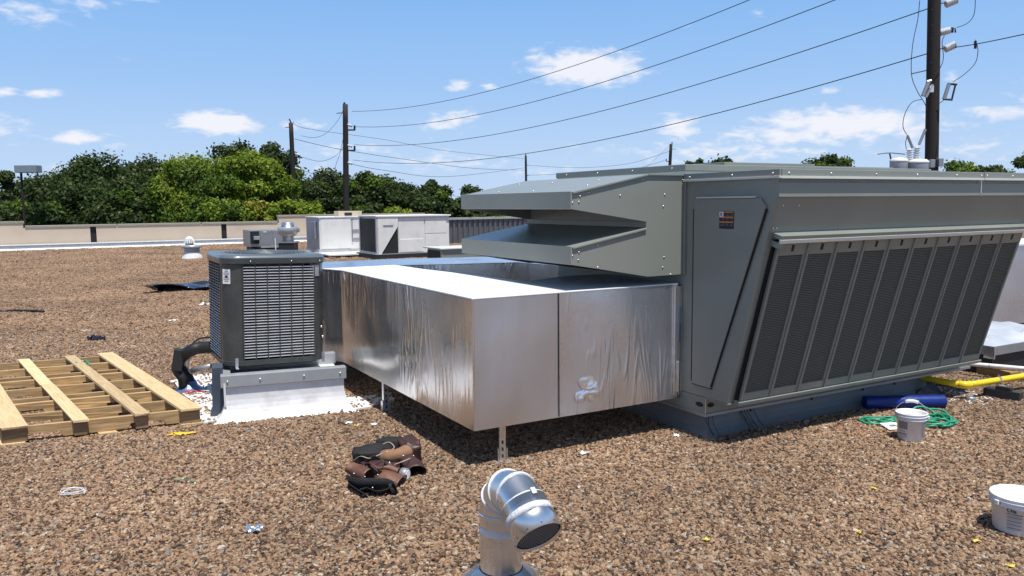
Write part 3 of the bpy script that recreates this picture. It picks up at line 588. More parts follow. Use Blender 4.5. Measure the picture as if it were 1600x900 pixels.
# filter bank
sbox(MB(), 3.885, 6.70, 1.172, 1.200, 0, .075).build('filter_rail', M['paint'], RT, bevel=.002)
sbox(MB(), 3.883, 6.702, 1.150, 1.174, .064, .078).build('filter_rail_lip', M['paint_edge'], RT, bevel=.001)  # sun caught on this lip is put into its pale colour
sbox(MB(), 3.885, 3.925, 1.115, 1.150, .0, .074).build('filter_rail_end', M['paint'], RT, bevel=.002)
sbox(MB(), 3.90, 6.66, .006, .030, 0, .05).build('filter_sill', M['paint'], RT, bevel=.002)
sbox(MB(), 3.90, 6.655, .03, 1.15, 0, .012).build('filter_backing', M['dark'], RT)
PWD = .272; PU0 = 3.925
def filter_panel(a):
    g = MB(); w = PWD-.006
    sbox(g, a, a+.022, .032, 1.148, .012, .034); sbox(g, a+w-.022, a+w, .032, 1.148, .012, .034)
    sbox(g, a+.022, a+w-.022, 1.055, 1.148, .012, .034); sbox(g, a+.022, a+w-.022, .032, .085, .012, .034)
    f = g.build('filter_panel', M['paint'], RT, bevel=.002)
    g = MB(); c = a+w*.5; sbox(g, c-.012, c+.012, 1.082, 1.125, .034, .0355); g.build('latch_slot', M['dark'], f)
    g = MB(); g.lathe([(.0001, .004), (.006, .003), (.007, 0)], 8, SP(c+.004, 1.136, .034), Matrix(((1, 0, 0), (0, ev[0], nv[0]), (0, ev[1], nv[1])))); g.build('screw', M['screw'], f)
    g = MB(); g.add([SP(a+.020, .083, .024), SP(a+w-.020, .083, .024), SP(a+w-.020, 1.057, .024), SP(a+.020, 1.057, .024)], [(0, 1, 2, 3)])
    g.build('mesh_screen', M['screen'], f, uvs=[(0, 0), (w-.040, 0), (w-.040, .974), (0, .974)])
    g = MB(); sbox(g, a-.010, a+.006, .032, 1.150, .030, .044); g.build('seam_rib', M['paint'], f, bevel=.003)
    return f
f0 = filter_panel(PU0)
for k in range(1, 10): copy_of(f0, RT, (PWD*k, 0, 0))
# scattered sheet metal screws of the cabinet
g = MB()
def screw_u(v_, z, u_=UA-.006, r_=.006): g.lathe([(r_, 0), (r_*.8, .004), (.0002, .0045)], 8, (u_, v_, z), Matrix(((0, 0, -1), (0, 1, 0), (1, 0, 0))))
def screw_v(u_, z, v_=3.488, r_=.006): g.lathe([(r_, 0), (r_*.8, .004), (.0002, .0045)], 8, (u_, v_, z), Matrix(((1, 0, 0), (0, 0, -1), (0, 1, 0))))
for v_ in (3.52, 3.86, 4.26): screw_u(v_, 1.818, UA-.03)
for u_ in (3.90, 4.28, 4.72, 5.15, 5.6, 5.90, 5.97, 6.3, 6.65): screw_v(u_, 1.818, 3.466)
for p in (SP(3.91, 1.375, .004), SP(4.05, 1.375, .004), SP(3.87, 1.23, .004), SP(3.90, 1.23, .004)): g.sphere(p, .0065, 8, 4)
for z in (1.16, .75, .55): screw_u(4.215, z)
g.build('screws', M['screw'], RT, kind='stuff', smooth=True)

# rain hood (part of the unit)
HV0, HV1 = 4.33, 5.92
HP = [(2.89, 1.718), (3.51, 1.838), (UA-.01, 1.838), (UA-.01, 1.14), (3.52, 1.14), (2.89, 1.25), (2.89, 1.366), (3.504, 1.475), (3.504, 1.515), (2.89, 1.608)]
fv = lambda a, b, t: (a, t, b)
hood = MB().prism(HP, HV0, HV0+.012, fv).build('rain_hood', M['paint'], RT, bevel=.002)
MB().prism(HP, HV1-.012, HV1, fv).build('side_panel', M['paint'], hood)
def hsheet(p, q, t, nm, mt=M['paint'], v0=HV0+.013, v1=HV1-.013, **k):
    d = Vector((q[0]-p[0], q[1]-p[1])).normalized(); nn = Vector((-d.y, d.x))*t
    MB().prism([p, q, (q[0]+nn.x, q[1]+nn.y), (p[0]+nn.x, p[1]+nn.y)], v0, v1, fv).build(nm, mt, hood, **k)
hsheet((2.905, 1.712), (3.51, 1.831), .006, 'top_sheet', M['paint_edge'] if False else M['paint'], HV0-.006, HV1+.006)
hsheet((3.51, 1.831), (UA-.012, 1.831), .006, 'top_flat', M['paint'], HV0-.006, HV1+.006)
MB().box(2.884, 2.896, HV0-.004, HV1+.004, 1.608, 1.722).build('upper_lip', M['paint'], hood, bevel=.002)
MB().box(2.896, 2.94, HV0+.013, HV1-.013, 1.606, 1.614).build('lip_return', M['paint'], hood)
MB().box(2.884, 2.896, HV0-.004, HV1+.004, 1.250, 1.369).build('lower_lip', M['paint'], hood, bevel=.002)
hsheet((2.90, 1.362), (3.51, 1.470), .006, 'lower_top_sheet', M['paint'])
hsheet((2.97, 1.24), (3.52, 1.146), .006, 'bottom_sheet', M['seal'])
MB().box(3.53, 3.545, HV0+.013, HV1-.013, 1.148, 1.83).build('inner_baffle', M['paint'], hood)
MB().box(3.505, 3.53, HV0+.013, HV1-.013, 1.478, 1.514).build('baffle_rail', M['paint'], hood)
# folded flange edges along the near panel
def flange(p, q, nm='folded_edge'):
    d = Vector((q[0]-p[0], q[1]-p[1])).normalized(); nn = Vector((-d.y, d.x))*.012
    MB().prism([p, q, (q[0]+nn.x, q[1]+nn.y), (p[0]+nn.x, p[1]+nn.y)], HV0-.012, HV0+.001, fv).build(nm, M['paint_edge'] if False else M['paint'], hood, bevel=.0015)
flange((3.51, 1.828), (UA-.02, 1.828)); flange((2.90, 1.706), (3.51, 1.826)); flange((2.90, 1.352), (3.50, 1.462))
MB().box(UA-.022, UA-.006, HV0-.02, HV0, 1.14, 1.84).build('mounting_angle', M['paint'], hood, bevel=.002)
g = MB()
for (a, z) in ((2.90, 1.65), (2.90, 1.31), (2.96, 1.69), (2.95, 1.655), (3.28, 1.575+.12), (3.66, 1.70), (3.65, 1.62), (3.66, 1.27), (3.65, 1.20), (2.95, 1.33), (2.945, 1.28), (3.42, 1.435+.01), (3.10, 1.37), (3.03, 1.735-.02), (3.47, 1.82-.02), (3.82, 1.80), (3.72, 1.147), (3.10, 1.225)):
    g.lathe([(.006, 0), (.005, .004), (.0002, .0045)], 8, (a, HV0-.0005, z), Matrix(((1, 0, 0), (0, 0, -1), (0, 1, 0))))
for (a, v_) in ((2.95, 4.9), (2.95, 5.4), (3.3, 4.6), (3.3, 5.2), (3.3, 5.7), (3.1, 4.45)):
    g.sphere((a, v_, 1.722+(a-2.89)*.1935), .006, 8, 4)
for v_ in (4.45, 4.9, 5.35, 5.8): g.sphere((UA-.024, v_, 1.885), .006, 8, 4)
g.build('screws', M['screw'], hood, kind='stuff', smooth=True)

# curb below the unit
CU = uvthing('equipment_curb', 'weathered grey membrane curb carrying the huge rooftop unit', 'roof curb', 3.95, 4.12)
def flared(mb, a0, a1, b0, b1, h, fl, fh=.10, n=5):
    """curb walls that sweep out to the roof at their foot"""
    prof = [(0, h)]+[(fl*(1-math.cos(PI/2*k/n)), fh*(1-math.sin(PI/2*k/n))) for k in range(n+1)]
    rings = []
    for o_, z in prof: rings.append([(a0-o_, b0-o_, z), (a1+o_, b0-o_, z), (a1+o_, b1+o_, z), (a0-o_, b1+o_, z)])
    vs = [p for r_ in rings for p in r_]; fs = []
    for i in range(len(rings)-1):
        for j in range(4): fs.append((i*4+j, (i+1)*4+j, (i+1)*4+(j+1) % 4, i*4+(j+1) % 4))
    fs.append((0, 1, 2, 3)); return mb.add(vs, fs)
flared(MB(), 3.94, 6.42, 4.17, 5.75, .166, .13, .12).build('membrane_wall', M['membrane_dk'], CU)
for a in (4.35, 5.0, 5.6, 6.0): MB().box(a-.004, a+.004, 4.160, 4.172, .12, .166).build('seam', M['seal'], CU)
g = MB()
for k in range(9):
    a = random.uniform(3.9, 4.5); pts = [(a, 4.165, .16)]
    for j in range(5): pts.append((pts[-1][0]+random.uniform(-.02, .02), 4.165-.012*j*j*.5, max(.02, .15-.03*j)))
    g.tube(pts, .0025, 4)
g.build('membrane_cracks', M['seal'], CU, kind='stuff')

# ------------------------------------------------------------------ insulated duct
DU = uvthing('foil_duct', 'big square duct wrapped in shiny foil joined to the rooftop unit', 'duct', 2.187, 4.36)
ZB, ZT = .252, 1.066
OUT = [(2.187, 4.36), (2.81, 4.36), (UA-.03, 4.36), (UA-.03, 5.26), (3.40, 5.26), (3.0, 5.10), (2.83, 6.6), (2.80, 7.2), (3.93, 6.85), (4.03, 6.25), (4.6, 6.25), (4.6, 7.6), (3.95, 7.75), (3.28, 8.0), (1.90, 8.1), (1.92, 7.55), (2.187, 6.95)]
n_o = len(OUT)
def wall(i, name, mt, sub=1, label=None):
    a, b = Vector(OUT[i]), Vector(OUT[(i+1) % n_o]); g = MB(); nx, nz_ = sub*10, sub*5
    d = (b-a); nrm = Vector((d.y, -d.x)).normalized()
    for k in range(nx+1):
        for j in range(nz_+1):
            t = k/nx; s_ = j/nz_; p = a+d*t
            e = math.sin(PI*t)**.5*math.sin(PI*s_)**.5 if 0 < t < 1 and 0 < s_ < 1 else 0
            w_ = noise.noise(Vector((p.x*1.3+i*5, p.y*1.3, s_*1.0)))*.010*e + .004*e
            g.v.append((p.x+nrm.x*w_, p.y+nrm.y*w_, ZB+(ZT-ZB)*s_))
    for k in range(nx):
        for j in range(nz_):
            q = k*(nz_+1)+j; g.f.append((q, q+nz_+1, q+nz_+2, q+1))
    return g.build(name, mt, DU, smooth=True, label=label)
wall(0, 'front_wall', M['foil_front'], 3, 'smooth foil front panel left of the seam')
wall(1, 'front_wall', M['foil_mid'], 3, 'wrinkled foil front panel right of the seam')
for i in range(2, n_o-1): wall(i, 'duct_wall', M['foil'])
wall(n_o-1, 'side_wall', M['foil'], 4, 'wrinkled foil side wall facing left')
MB().prism(OUT, ZB-.004, ZB, idn).build('duct_bottom', M['foil'], DU)
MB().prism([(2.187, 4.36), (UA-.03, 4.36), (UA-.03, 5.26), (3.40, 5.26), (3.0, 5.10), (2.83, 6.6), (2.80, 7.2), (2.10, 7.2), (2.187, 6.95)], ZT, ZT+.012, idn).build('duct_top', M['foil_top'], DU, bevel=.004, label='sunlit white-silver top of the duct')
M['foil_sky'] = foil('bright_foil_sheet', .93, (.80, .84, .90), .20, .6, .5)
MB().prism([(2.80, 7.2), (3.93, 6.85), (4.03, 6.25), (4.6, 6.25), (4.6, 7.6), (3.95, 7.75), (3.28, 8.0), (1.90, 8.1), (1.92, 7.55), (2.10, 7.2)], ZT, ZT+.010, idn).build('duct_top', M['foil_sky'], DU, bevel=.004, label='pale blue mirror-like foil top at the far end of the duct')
MB().box(2.808, 2.812, 4.352, 4.3575, ZB+.003, ZT).build('jacket_seam', M['seal'], DU)
MB().box(2.181, 2.196, 4.350, 4.362, ZB, ZT+.006).build('corner_tape', M['foil'], DU, bevel=.003)
MB().box(3.775, 3.842, 4.340, 4.357, .275, ZT-.01).build('end_tape', M['foil'], DU, bevel=.003)
MB().box(3.800, 3.860, 4.328, 4.340, .30, .52).build('end_tape', M['foil'], DU, bevel=.003)
MB().box(3.812, 3.816, 4.326, 4.3285, .26, .80).build('tape_slit', M['seal'], DU)
MB().box(3.806, 3.822, 4.335, 4.3395, .66, .92).build('blue_film', M['tape_blue'], DU)
def crumple(name, c, w, h, seed, parent, mt, amp=.02):
    """crumpled patch standing on the front wall (u, z extents)"""
    g = MB(); nr, na_ = 9, 36
    for k in range(nr+1):
        for j in range(na_):
            a = 2*PI*j/na_; rr_ = k/nr; rad = .5*(.75+.75*noise.noise(Vector((math.cos(a)*1.6+seed, math.sin(a)*1.6, 2))))
            x_, z_ = rr_*rad*math.cos(a), rr_*rad*math.sin(a); e = max(0, 1-rr_**3)
            hgt = (abs(noise.noise(Vector((x_*4+seed, z_*6, 0))))*1.3+.15+.5*noise.noise(Vector((x_*9+seed, z_*12, 4))))*amp*e
            g.v.append((c[0]+x_*w*1.3, c[1]-.0008-max(hgt, -.0005), c[2]+z_*h*1.3))
    g.f = [(k*na_+j, (k+1)*na_+j, (k+1)*na_+(j+1) % na_, k*na_+(j+1) % na_) for k in range(nr) for j in range(na_)]
    return g.build(name, mt, parent, smooth=True)
crumple('foil_patch', (3.06, 4.3585, .56+.17), .20, .62, 3, DU, M['foil_front'], .007)
crumple('foil_patch', (3.03, 4.355, .40), .20, .15, 9, DU, M['crumple'], .008)

def leg(px, py, label, yaw, topz):
    p = gz(px, py); t = thing('duct_leg', label, 'strut', p, yaw, 'strut legs under the foil duct')
    MB().box(-.055, .055, -.055, .055, 0, .008).build('foot_plate', M['galv_dull'], t, bevel=.002)
    g = MB(); g.box(-.021, .021, -.014, -.011, .008, topz); g.box(-.021, -.018, -.011, .021, .008, topz); g.box(.018, .021, -.011, .021, .008, topz); g.build('channel', M['galv'], t, bevel=.001)
    g = MB(); [g.box(-.006, .006, -.0155, -.0142, z, z+.022) for z in np.arange(.03, topz-.04, .045)]; g.build('channel_slots', M['dark'], t, kind='stuff')
    for s in (-1, 1): MB().box(s*.028-.004, s*.028+.004, -.020, .024, .008, .09).build('bracket_plate', M['galv'], t, bevel=.001)
    return t
t = leg(785, 721, 'slotted steel strut leg under the near front edge of the foil duct', R(10), .235)
MB().box(-.020, .020, -.030, -.016, .16, .245).build('foil_wrap', M['foil'], t, bevel=.003)
leg(603, 643, 'steel strut leg under the left side of the foil duct beside the white curb', R(30), .24)

# foil duct beyond the unit on the right
RD = wthing('rear_duct', 'foil wrapped duct seen past the right end of the rooftop unit', 'duct', (6.9, 10.3, 0))
g = MB()
P0, P1 = at(1535, 499, 10.1), at(1690, 499, 10.1); zt_ = at(1600, 384, 10.1).z
g.add([(P0.x, 10.1, .08), (P1.x, 10.1, .08), (P1.x, 12, .08), (P0.x, 12, .08), (P0.x, 10.1, zt_), (P1.x, 10.1, zt_), (P1.x, 12, zt_), (P0.x, 12, zt_)], [(0, 1, 5, 4), (1, 2, 6, 5), (2, 3, 7, 6), (3, 0, 4, 7), (0, 3, 2, 1)])
g.build('duct_wall', M['foil_front'], RD)
MB().box(P0.x-.0, P1.x, 10.08, 12, zt_, zt_+.03).build('duct_top', M['foil_top'], RD, bevel=.004)

# ------------------------------------------------------------------ condenser on its curb
CP0 = Vector((-1.93, 6.86, 0)); CA = R(17)
CC = thing('condenser_curb', 'white membrane curb with grey metal cap under the dark condenser', 'roof curb', (0, 0, 0), 0)
cl0 = gz(344, 588, .36); cr1 = gz(541, 573, .36)
ca = math.atan2(cr1.y-cl0.y, cr1.x-cl0.x); cw = (cr1-cl0).length
CC.location = (cl0.x, cl0.y, 0); CC.rotation_euler = (0, 0, ca)
MB().box(0, cw, 0, .09, .265, .36).build('front_sleeper_cap', M['capmetal'], CC, bevel=.005)
MB().box(0, cw, .66, .75, .265, .36).build('rear_sleeper_cap', M['capmetal'], CC, bevel=.005)
MB().box(.0, .075, .093, .657, .265, .352).build('side_cap', M['capmetal'], CC, bevel=.004)
g = MB(); flared(g, .03, cw-.02, .02, .80, .265, .12, .20, 8); g.build('membrane_wall', M['membrane'], CC)
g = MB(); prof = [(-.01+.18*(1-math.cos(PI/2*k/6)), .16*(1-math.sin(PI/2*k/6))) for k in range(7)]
g.prism([(-.09, .015), (-.07, .06), (-.06, .40), (.02, .40), (.02, .015)], .13, .34, lambda a, b, t: (a, t, b)); g.build('boot_flashing', M['boot'], CC)  # dark colour stands in for shade on this left end
g = MB(); [g.sphere((x_, -.004, .315), .008, 8, 4) for x_ in (.05, .29, .62, cw-.05)]; g.build('cap_screws', M['screw'], CC, kind='stuff', smooth=True)
MB().box(.02, .035, -.003, .10, .12, .30).build('corner_seam', M['membrane'], CC)

AC = thing('condenser', 'tall dark grey louvred air conditioning condenser on the white curb', 'air conditioner', (0, 0, 0), 0)
# condenser footprint: rounded-corner square, local x along its front
cfl = at(378, 583, 6.30); cfr = at(488, 573, 6.47)
AC.location = (0, 0, 0)
s_ = .815; H0, H1 = 0.0, .86
def oct_(c1, o_=0.): # corner cut c1, outward offset
    h = s_/2+o_; c = c1+o_*.41; return [(-h+c, -h), (h-c, -h), (h, -h+c), (h, h-c), (h-c, h), (-h+c, h), (-h, h-c), (-h, -h+c)]
def rounded(c1, o_=0., n=4):
    h = s_/2+o_; P_ = []
    for (cx_, cy_, a0_) in ((h-c1, -h+c1, -90), (h-c1, h-c1, 0), (-h+c1, h-c1, 90), (-h+c1, -h+c1, 180)):
        for k in range(n+1):
            a = R(a0_+90*k/n); P_.append((cx_+c1*math.cos(a), cy_+c1*math.sin(a)))
    return P_
ctr = at(417, 588, 6.80)
AC.location = (ctr.x, ctr.y, .338); AC.scale = (1, 1, 1.058)
AC.rotation_euler = (0, R(1.6), TH-R(.5))
CT = .135
MB().prism(rounded(CT, -.03), .022, .045, idn).build('base_skirt', M['black'], AC)
MB().prism(rounded(CT, -.07), .045, .84, idn).build('coil', M['coil'], AC)
MB().prism(rounded(CT, .004), .036, .075, idn).build('base_pan', M['cond'], AC, bevel=.004)
h = s_/2
# corner posts (curved sheet)
def post(cx_, cy_, a0_, ext1, ext2):
    n = 6; P_ = []
    for k in range(n+1):
        a = R(a0_+90*k/n); P_.append((cx_+CT*math.cos(a), cy_+CT*math.sin(a), math.cos(a), math.sin(a)))
    f, l = P_[0], P_[-1]
    t0 = Vector((-f[3], f[2])); t1 = Vector((-l[3], l[2]))
    P_ = [(f[0]-t0.x*ext1, f[1]-t0.y*ext1, f[2], f[3])]+P_+[(l[0]+t1.x*ext2, l[1]+t1.y*ext2, l[2], l[3])]
    out = [(p[0], p[1]) for p in P_]; inn = [(p[0]-p[2]*.02, p[1]-p[3]*.02) for p in P_][::-1]
    return MB().prism(out+inn, .075, .80, idn).build('corner_post', M['cond'], AC, bevel=.002)
post(-h+CT, -h+CT, 180, .0, .008); post(h-CT, -h+CT, -90, .0, .0); post(h-CT, h-CT, 0, 0, 0); post(-h+CT, h-CT, 90, 0, 0)
# louvred panels: six columns in front, four on the left, ribs between
def louvres(x0_, x1_, ncol, place, nm='louvre_panel', back=False):
    w = (x1_-x0_)/ncol; rib = .009
    for c in range(ncol):
        a, b = x0_+c*w+rib*.5, x0_+(c+1)*w-rib*.5; g = MB(); nrow = 33; dz = (.79-.085)/nrow
        for r_ in range(nrow):
            z = .085+dz*(r_+.5); d = dz*.42; arch = .0
            g.hexa([place(a, .002, z-d*.55), place(b, .002, z-d*.55), place(b, -.014, z+d*.35), place(a, -.014, z+d*.35),
                    place(a, .006, z-d*.25), place(b, .006, z-d*.25), place(b, -.012, z+d*.62), place(a, -.012, z+d*.62)])
        g.build(nm, M['slat'], AC, kind='stuff')
    for c in range(ncol+1):
        a = x0_+c*w; g = MB(); g.hexa([place(a-rib*.5, .004, .075), place(a+rib*.5, .004, .075), place(a+rib*.5, -.018, .075), place(a-rib*.5, -.018, .075),
                                      place(a-rib*.5, .004, .80), place(a+rib*.5, .004, .80), place(a+rib*.5, -.018, .80), place(a-rib*.5, -.018, .80)])
        g.build('louvre_rib', M['cond'], AC)
louvres(-h+CT+.014, h-CT+.035, 6, lambda x_, d, z: (x_, -h-d+.0, z))
louvres(-h+CT+.01, h-CT-.01, 6, lambda x_, d, z: (-h-d, -x_, z))
louvres(-h+CT+.01, h-CT-.01, 6, lambda x_, d, z: (h+d, x_, z))
# top: rim and recessed fan
MB().prism(rounded(CT, .012, 6), .80, .845, idn).build('top_band', M['cond'], AC, bevel=.006)
g = MB(); o_ = rounded(CT, .012, 6); n = len(o_); 
inn = [(.355*math.cos(math.atan2(p[1], p[0])), .355*math.sin(math.atan2(p[1], p[0]))) for p in o_]
inn2 = [(.33*math.cos(math.atan2(p[1], p[0])), .33*math.sin(math.atan2(p[1], p[0]))) for p in o_]
g.add([(p[0], p[1], .845) for p in o_]+[(p[0]*.975, p[1]*.975, .868) for p in o_]+[(p[0], p[1], .872) for p in inn]+[(p[0], p[1], .79) for p in inn2],
      [(r_*n+i, r_*n+(i+1) % n, (r_+1)*n+(i+1) % n, (r_+1)*n+i) for r_ in range(3) for i in range(n)])
g.build('top_rim', M['cond_top'], AC, smooth=True)
MB().prism([(p[0]*1.0, p[1]*1.0) for p in inn2], .846, .850, idn).build('fan_deck', M['dark'], AC)
g = MB()
for k in range(9): g.tube([(math.cos(2*PI*j/32)*(.05+.034*k), math.sin(2*PI*j/32)*(.05+.034*k), .872+.012*math.cos(k/9*PI/2)) for j in range(33)], .0025, 4, False)
for j in range(8): g.tube([(.05*math.cos(j*PI/4), .05*math.sin(j*PI/4), .884), (.35*math.cos(j*PI/4), .35*math.sin(j*PI/4), .872)], .003, 4)
g.build('fan_guard', M['cond_top'], AC)
lab = MB().box(-h+.035, -h+.095, -h-.004, -h+.002, .665, .765)
# label wrapped on the left corner: place as a small flat plate on the 45-degree part
q45 = Vector((-h+CT-CT*math.cos(R(42)), -h+CT-CT*math.sin(R(42))))
def plate(nm, q, yaw, w, z0, z1, mt, par, t=.0015, off=.0):
    g = MB(); m3 = Matrix.Rotation(yaw, 3, 'Z'); g.obox((q[0]+off*math.sin(yaw)*1.0, q[1]-off*math.cos(yaw), (z0+z1)/2), w, t, z1-z0, m3); return g.build(nm, mt, par)
yw = R(-42); 
ql = q45+Vector((math.sin(yw), -math.cos(yw)))*.003
lp_ = plate('rating_label', ql, yw, .066, .655, .765, M['paper'], AC)
for k in range(7):
    plate('label_print', ql+Vector((math.sin(yw), -math.cos(yw)))*.0012, yw, .05 if k % 3 else .034, .672+.0125*k, .677+.0125*k, M['greyink'], lp_, .001)
plate('label_print', ql+Vector((math.sin(yw), -math.cos(yw)))*.0013, yw, .02, .70, .717, M['ink'], lp_, .001)
qr = Vector((h-CT+CT*math.cos(R(-68)), -h+CT+CT*math.sin(R(-68))))
plate('sticker', qr+Vector((.37, -.93))*.003, R(22), .06, .70, .785, M['capmetal'], AC)
for (x_, y_) in ((-h+.09, -h-.02), (h-.03, -h+.0)):
    g = MB(); g.box(x_-.012, x_+.012, y_-.005, y_, .022, .10); g.box(x_-.012, x_+.012, y_-.03, y_, .021, .027); g.build('tie_down_bracket', M['galv'], AC, bevel=.002)
g = MB()
for (a, z) in ((-.2, .822), (.12, .822), (.35, .822)): g.sphere((a, -h-.013, z), .006, 8, 4)
for (a, z) in ((.33, .22), (.32, .30)): g.sphere((a+.05, -h+.02, z), .010, 8, 4)
g.build('screws', M['screw'], AC, kind='stuff', smooth=True)

# white membrane sheet on the gravel
g = MB(); n = len(PATCH); c0 = Vector((sum(p[0] for p in PATCH)/n, sum(p[1] for p in PATCH)/n))
dense = []
for i in range(n):
    a, b = Vector(PATCH[i]), Vector(PATCH[(i+1) % n])
    for k in range(5):
        p = a.lerp(b, k/5); p += Vector((random.uniform(-.02, .02), random.uniform(-.02, .02))); dense.append((p.x, p.y))
g.prism(dense, .004, .021, idn)
single('membrane_sheet', g, M['membrane'], 'white roof membrane patch with loose pebbles around the condenser curb', 'roof patch', (c0.x, c0.y, .0))

# line set: insulated pipe rising from its boot and bending into the condenser
LS = wthing('line_set', 'black insulated pipe bending from the roof into the left of the condenser', 'pipe', (-2.95, 7.2, 0))
e1 = at(336, 543, 6.95); base = gz(296, 612)
pts = [base+Vector((.02, 0, .03)), at(292, 590, base.y), at(280, 572, base.y), at(285, 558, base.y-.05), at(300, 547, base.y-.1), at(318, 543, 7.0), e1+Vector((.15, 0, 0))]
def spline(P_, n=8):
    P_ = [Vector(p) for p in P_]; out = []
    for i in range(len(P_)-1):
        p0, p1, p2, p3 = P_[max(i-1, 0)], P_[i], P_[i+1], P_[min(i+2, len(P_)-1)]
        for k in range(n):
            t = k/n; out.append(.5*((2*p1)+(-p0+p2)*t+(2*p0-5*p1+4*p2-p3)*t*t+(-p0+3*p1-3*p2+p3)*t**3))
    out.append(P_[-1]); return out
MB().tube(spline(pts), .054, 12).build('insulation', M['black'], LS, smooth=True)
pts2 = [base+Vector((-.04, -.03, .03)), at(285, 592, base.y-.08), at(275, 575, base.y-.06), at(281, 556, base.y-.02), at(290, 550, base.y)]
MB().tube(spline(pts2), .04, 10).build('insulation', M['black'], LS, smooth=True)
MB().tube(spline([at(292, 555, 7.1), at(300, 538, 7.1), at(313, 529, 7.05), at(332, 527, 7.0), at(345, 528, 7.0)]), .008, 6).build('control_wire', M['blackpl'], LS, smooth=True)
MB().tube([at(300, 579, 7.0), at(330, 572, 6.9)], .022, 10).build('conduit', M['galv_dull'], LS, smooth=True)
MB().tube(spline([at(296, 560, 7.0), at(294, 572, 6.98), at(298, 583, 7.0), at(306, 580, 7.0)]), .006, 6).build('pale_wire', M['capmetal'], LS, smooth=True)
g = MB(); b4 = at(278, 562, 7.0); g.obox(b4, .085, .10, .19, Matrix.Rotation(R(20), 3, 'Z') @ Matrix.Rotation(R(10), 3, 'Y')); g.build('junction_box', M['seal'], LS, bevel=.006)
g = MB(); g.lathe([(.15, .018), (.11, .03), (.075, .06), (.06, .10), (.001, .10)], 18, (base.x, base.y, 0)); g.build('pipe_boot', M['tape_blue'], LS, smooth=True)

# ------------------------------------------------------------------ pallet
PLo = W(.89, 6.38); PA = TH-R(5.5)
PL = thing('pallet', 'long pale timber pallet frame lying on the gravel left of the condenser', 'pallet', PLo, PA)
LW, LL = 1.30, 2.88
def nudge(mb, a=.003):
    mb.v = [(p[0]-.245*p[1]+random.uniform(-a, a), p[1]+random.uniform(-a, a), p[2]) for p in mb.v]; return mb
for k, y_ in enumerate((.03, .40, .80, .98, 1.39, 1.78, 1.96, 2.38, 2.78)):
    th_ = .032; hh = .115 if k not in (3, 6) else .115
    g = MB(); zz = .022
    if k in (0, 1, 2, 4, 5, 7, 8):   # notched stringer
        poly = [(-LW, zz), (-LW+.12, zz), (-LW+.14, zz+.04), (-LW+.36, zz+.04), (-LW+.38, zz), (-.50, zz), (-.48, zz+.04), (-.26, zz+.04), (-.24, zz), (0, zz), (0, zz+.098), (-LW, zz+.098)]
    else: poly = [(-LW, zz+.03), (0, zz+.03), (0, zz+.098), (-LW, zz+.098)]
    g.prism(poly, y_, y_+th_, lambda a, b, t: (a, t, b)); nudge(g).build('stringer', M['pine_u'], PL, bevel=.002)
for k, (x_, w_) in enumerate(((-1.30, .165), (-.86, .10), (-.46, .10), (-.15, .15))):
    g = MB(); g.box(x_, x_+w_, -.03, (1.42 if k == 1 else LL), .1215, .140); nudge(g, .004).build('deck_board', M['pine_v'], PL, bevel=.002)
    if k == 1: g = MB(); g.box(x_-.006, x_+w_-.004, 1.43, LL, .1215, .1385); nudge(g, .003).build('deck_board', M['pine_v'], PL, bevel=.002)
    MB().box(x_+.005, x_+w_-.01, -.005, .028, .022, .1195).build('end_block', M['pine_old'], PL, bevel=.002)
for x_, w_ in ((-1.31, .15), (-.70, .12), (-.15, .16)):
    nudge(MB().box(x_, x_+w_, -.02, LL, .004, .0215), 0).build('bottom_board', M['pine_v'], PL, bevel=.002)
g = MB(); q = at(130, 566, gz(130, 566, .14).y); g.tube(spline([gz(113, 563, .135), gz(122, 567, .13), gz(133, 563, .15), gz(140, 570, .14), gz(128, 571, .13), gz(118, 566, .14)]), .008, 5)
single('green_strap', g, M['green'], 'short loop of green strap caught on the far end of the pallet', 'strap', q)

# ------------------------------------------------------------------ vent pipe with segmented elbow
VP = Vector((-.060, 3.42, 0)); VR = .0925; vaz = -V
VT = thing('vent_pipe', 'shiny galvanised vent pipe with gored elbow pointing down towards the viewer', 'vent pipe', VP, math.atan2(vaz.y, vaz.x))
g = MB(); g.lathe([(.165, .008), (.155, .016), (.125, .034), (VR+.004, .048)], 40); g.build('storm_collar', M['galv'], VT, smooth=True)
g = MB(); g.lathe([(.18, .006), (.18, .010), (.15, .012)], 40); g.build('base_flange', M['galv'], VT, smooth=True)
Z0 = .305; g = MB(); g.lathe([(VR, .05), (VR, Z0)], 44); g.build('riser', M['galv'], VT, smooth=True)
Rb = .125; BEND = R(128); NG = 4
def ring(a, rr, push=0.):   # circle in plane perpendicular to the path at bend angle a
    cx_, cz_ = Rb*(1-math.cos(a)), Z0+Rb*math.sin(a)
    ax = Vector((math.cos(a), 0, -math.sin(a))); t_ = Vector((math.sin(a), 0, math.cos(a)))
    c = Vector((cx_, 0, cz_))+t_*push
    return [c+ax*rr*math.cos(2*PI*j/40)+Vector((0, 1, 0))*rr*math.sin(2*PI*j/40) for j in range(40)]
def band(r1, r2, name, mt, par, smooth=True):
    g = MB(); n = len(r1); g.add(r1+r2, [(j, (j+1) % n, n+(j+1) % n, n+j) for j in range(n)]); return g.build(name, mt, par, smooth=smooth)
angs = [BEND*k/NG for k in range(NG+1)]
for k in range(NG):
    am = (angs[k]+angs[k+1])/2
    rA, rB = ring(angs[k], VR*(1.0+.006*k)), ring(angs[k+1], VR*(1.0+.006*k)+.001)
    gore = band(rA, rB, 'elbow_gore', M['galv'], VT)
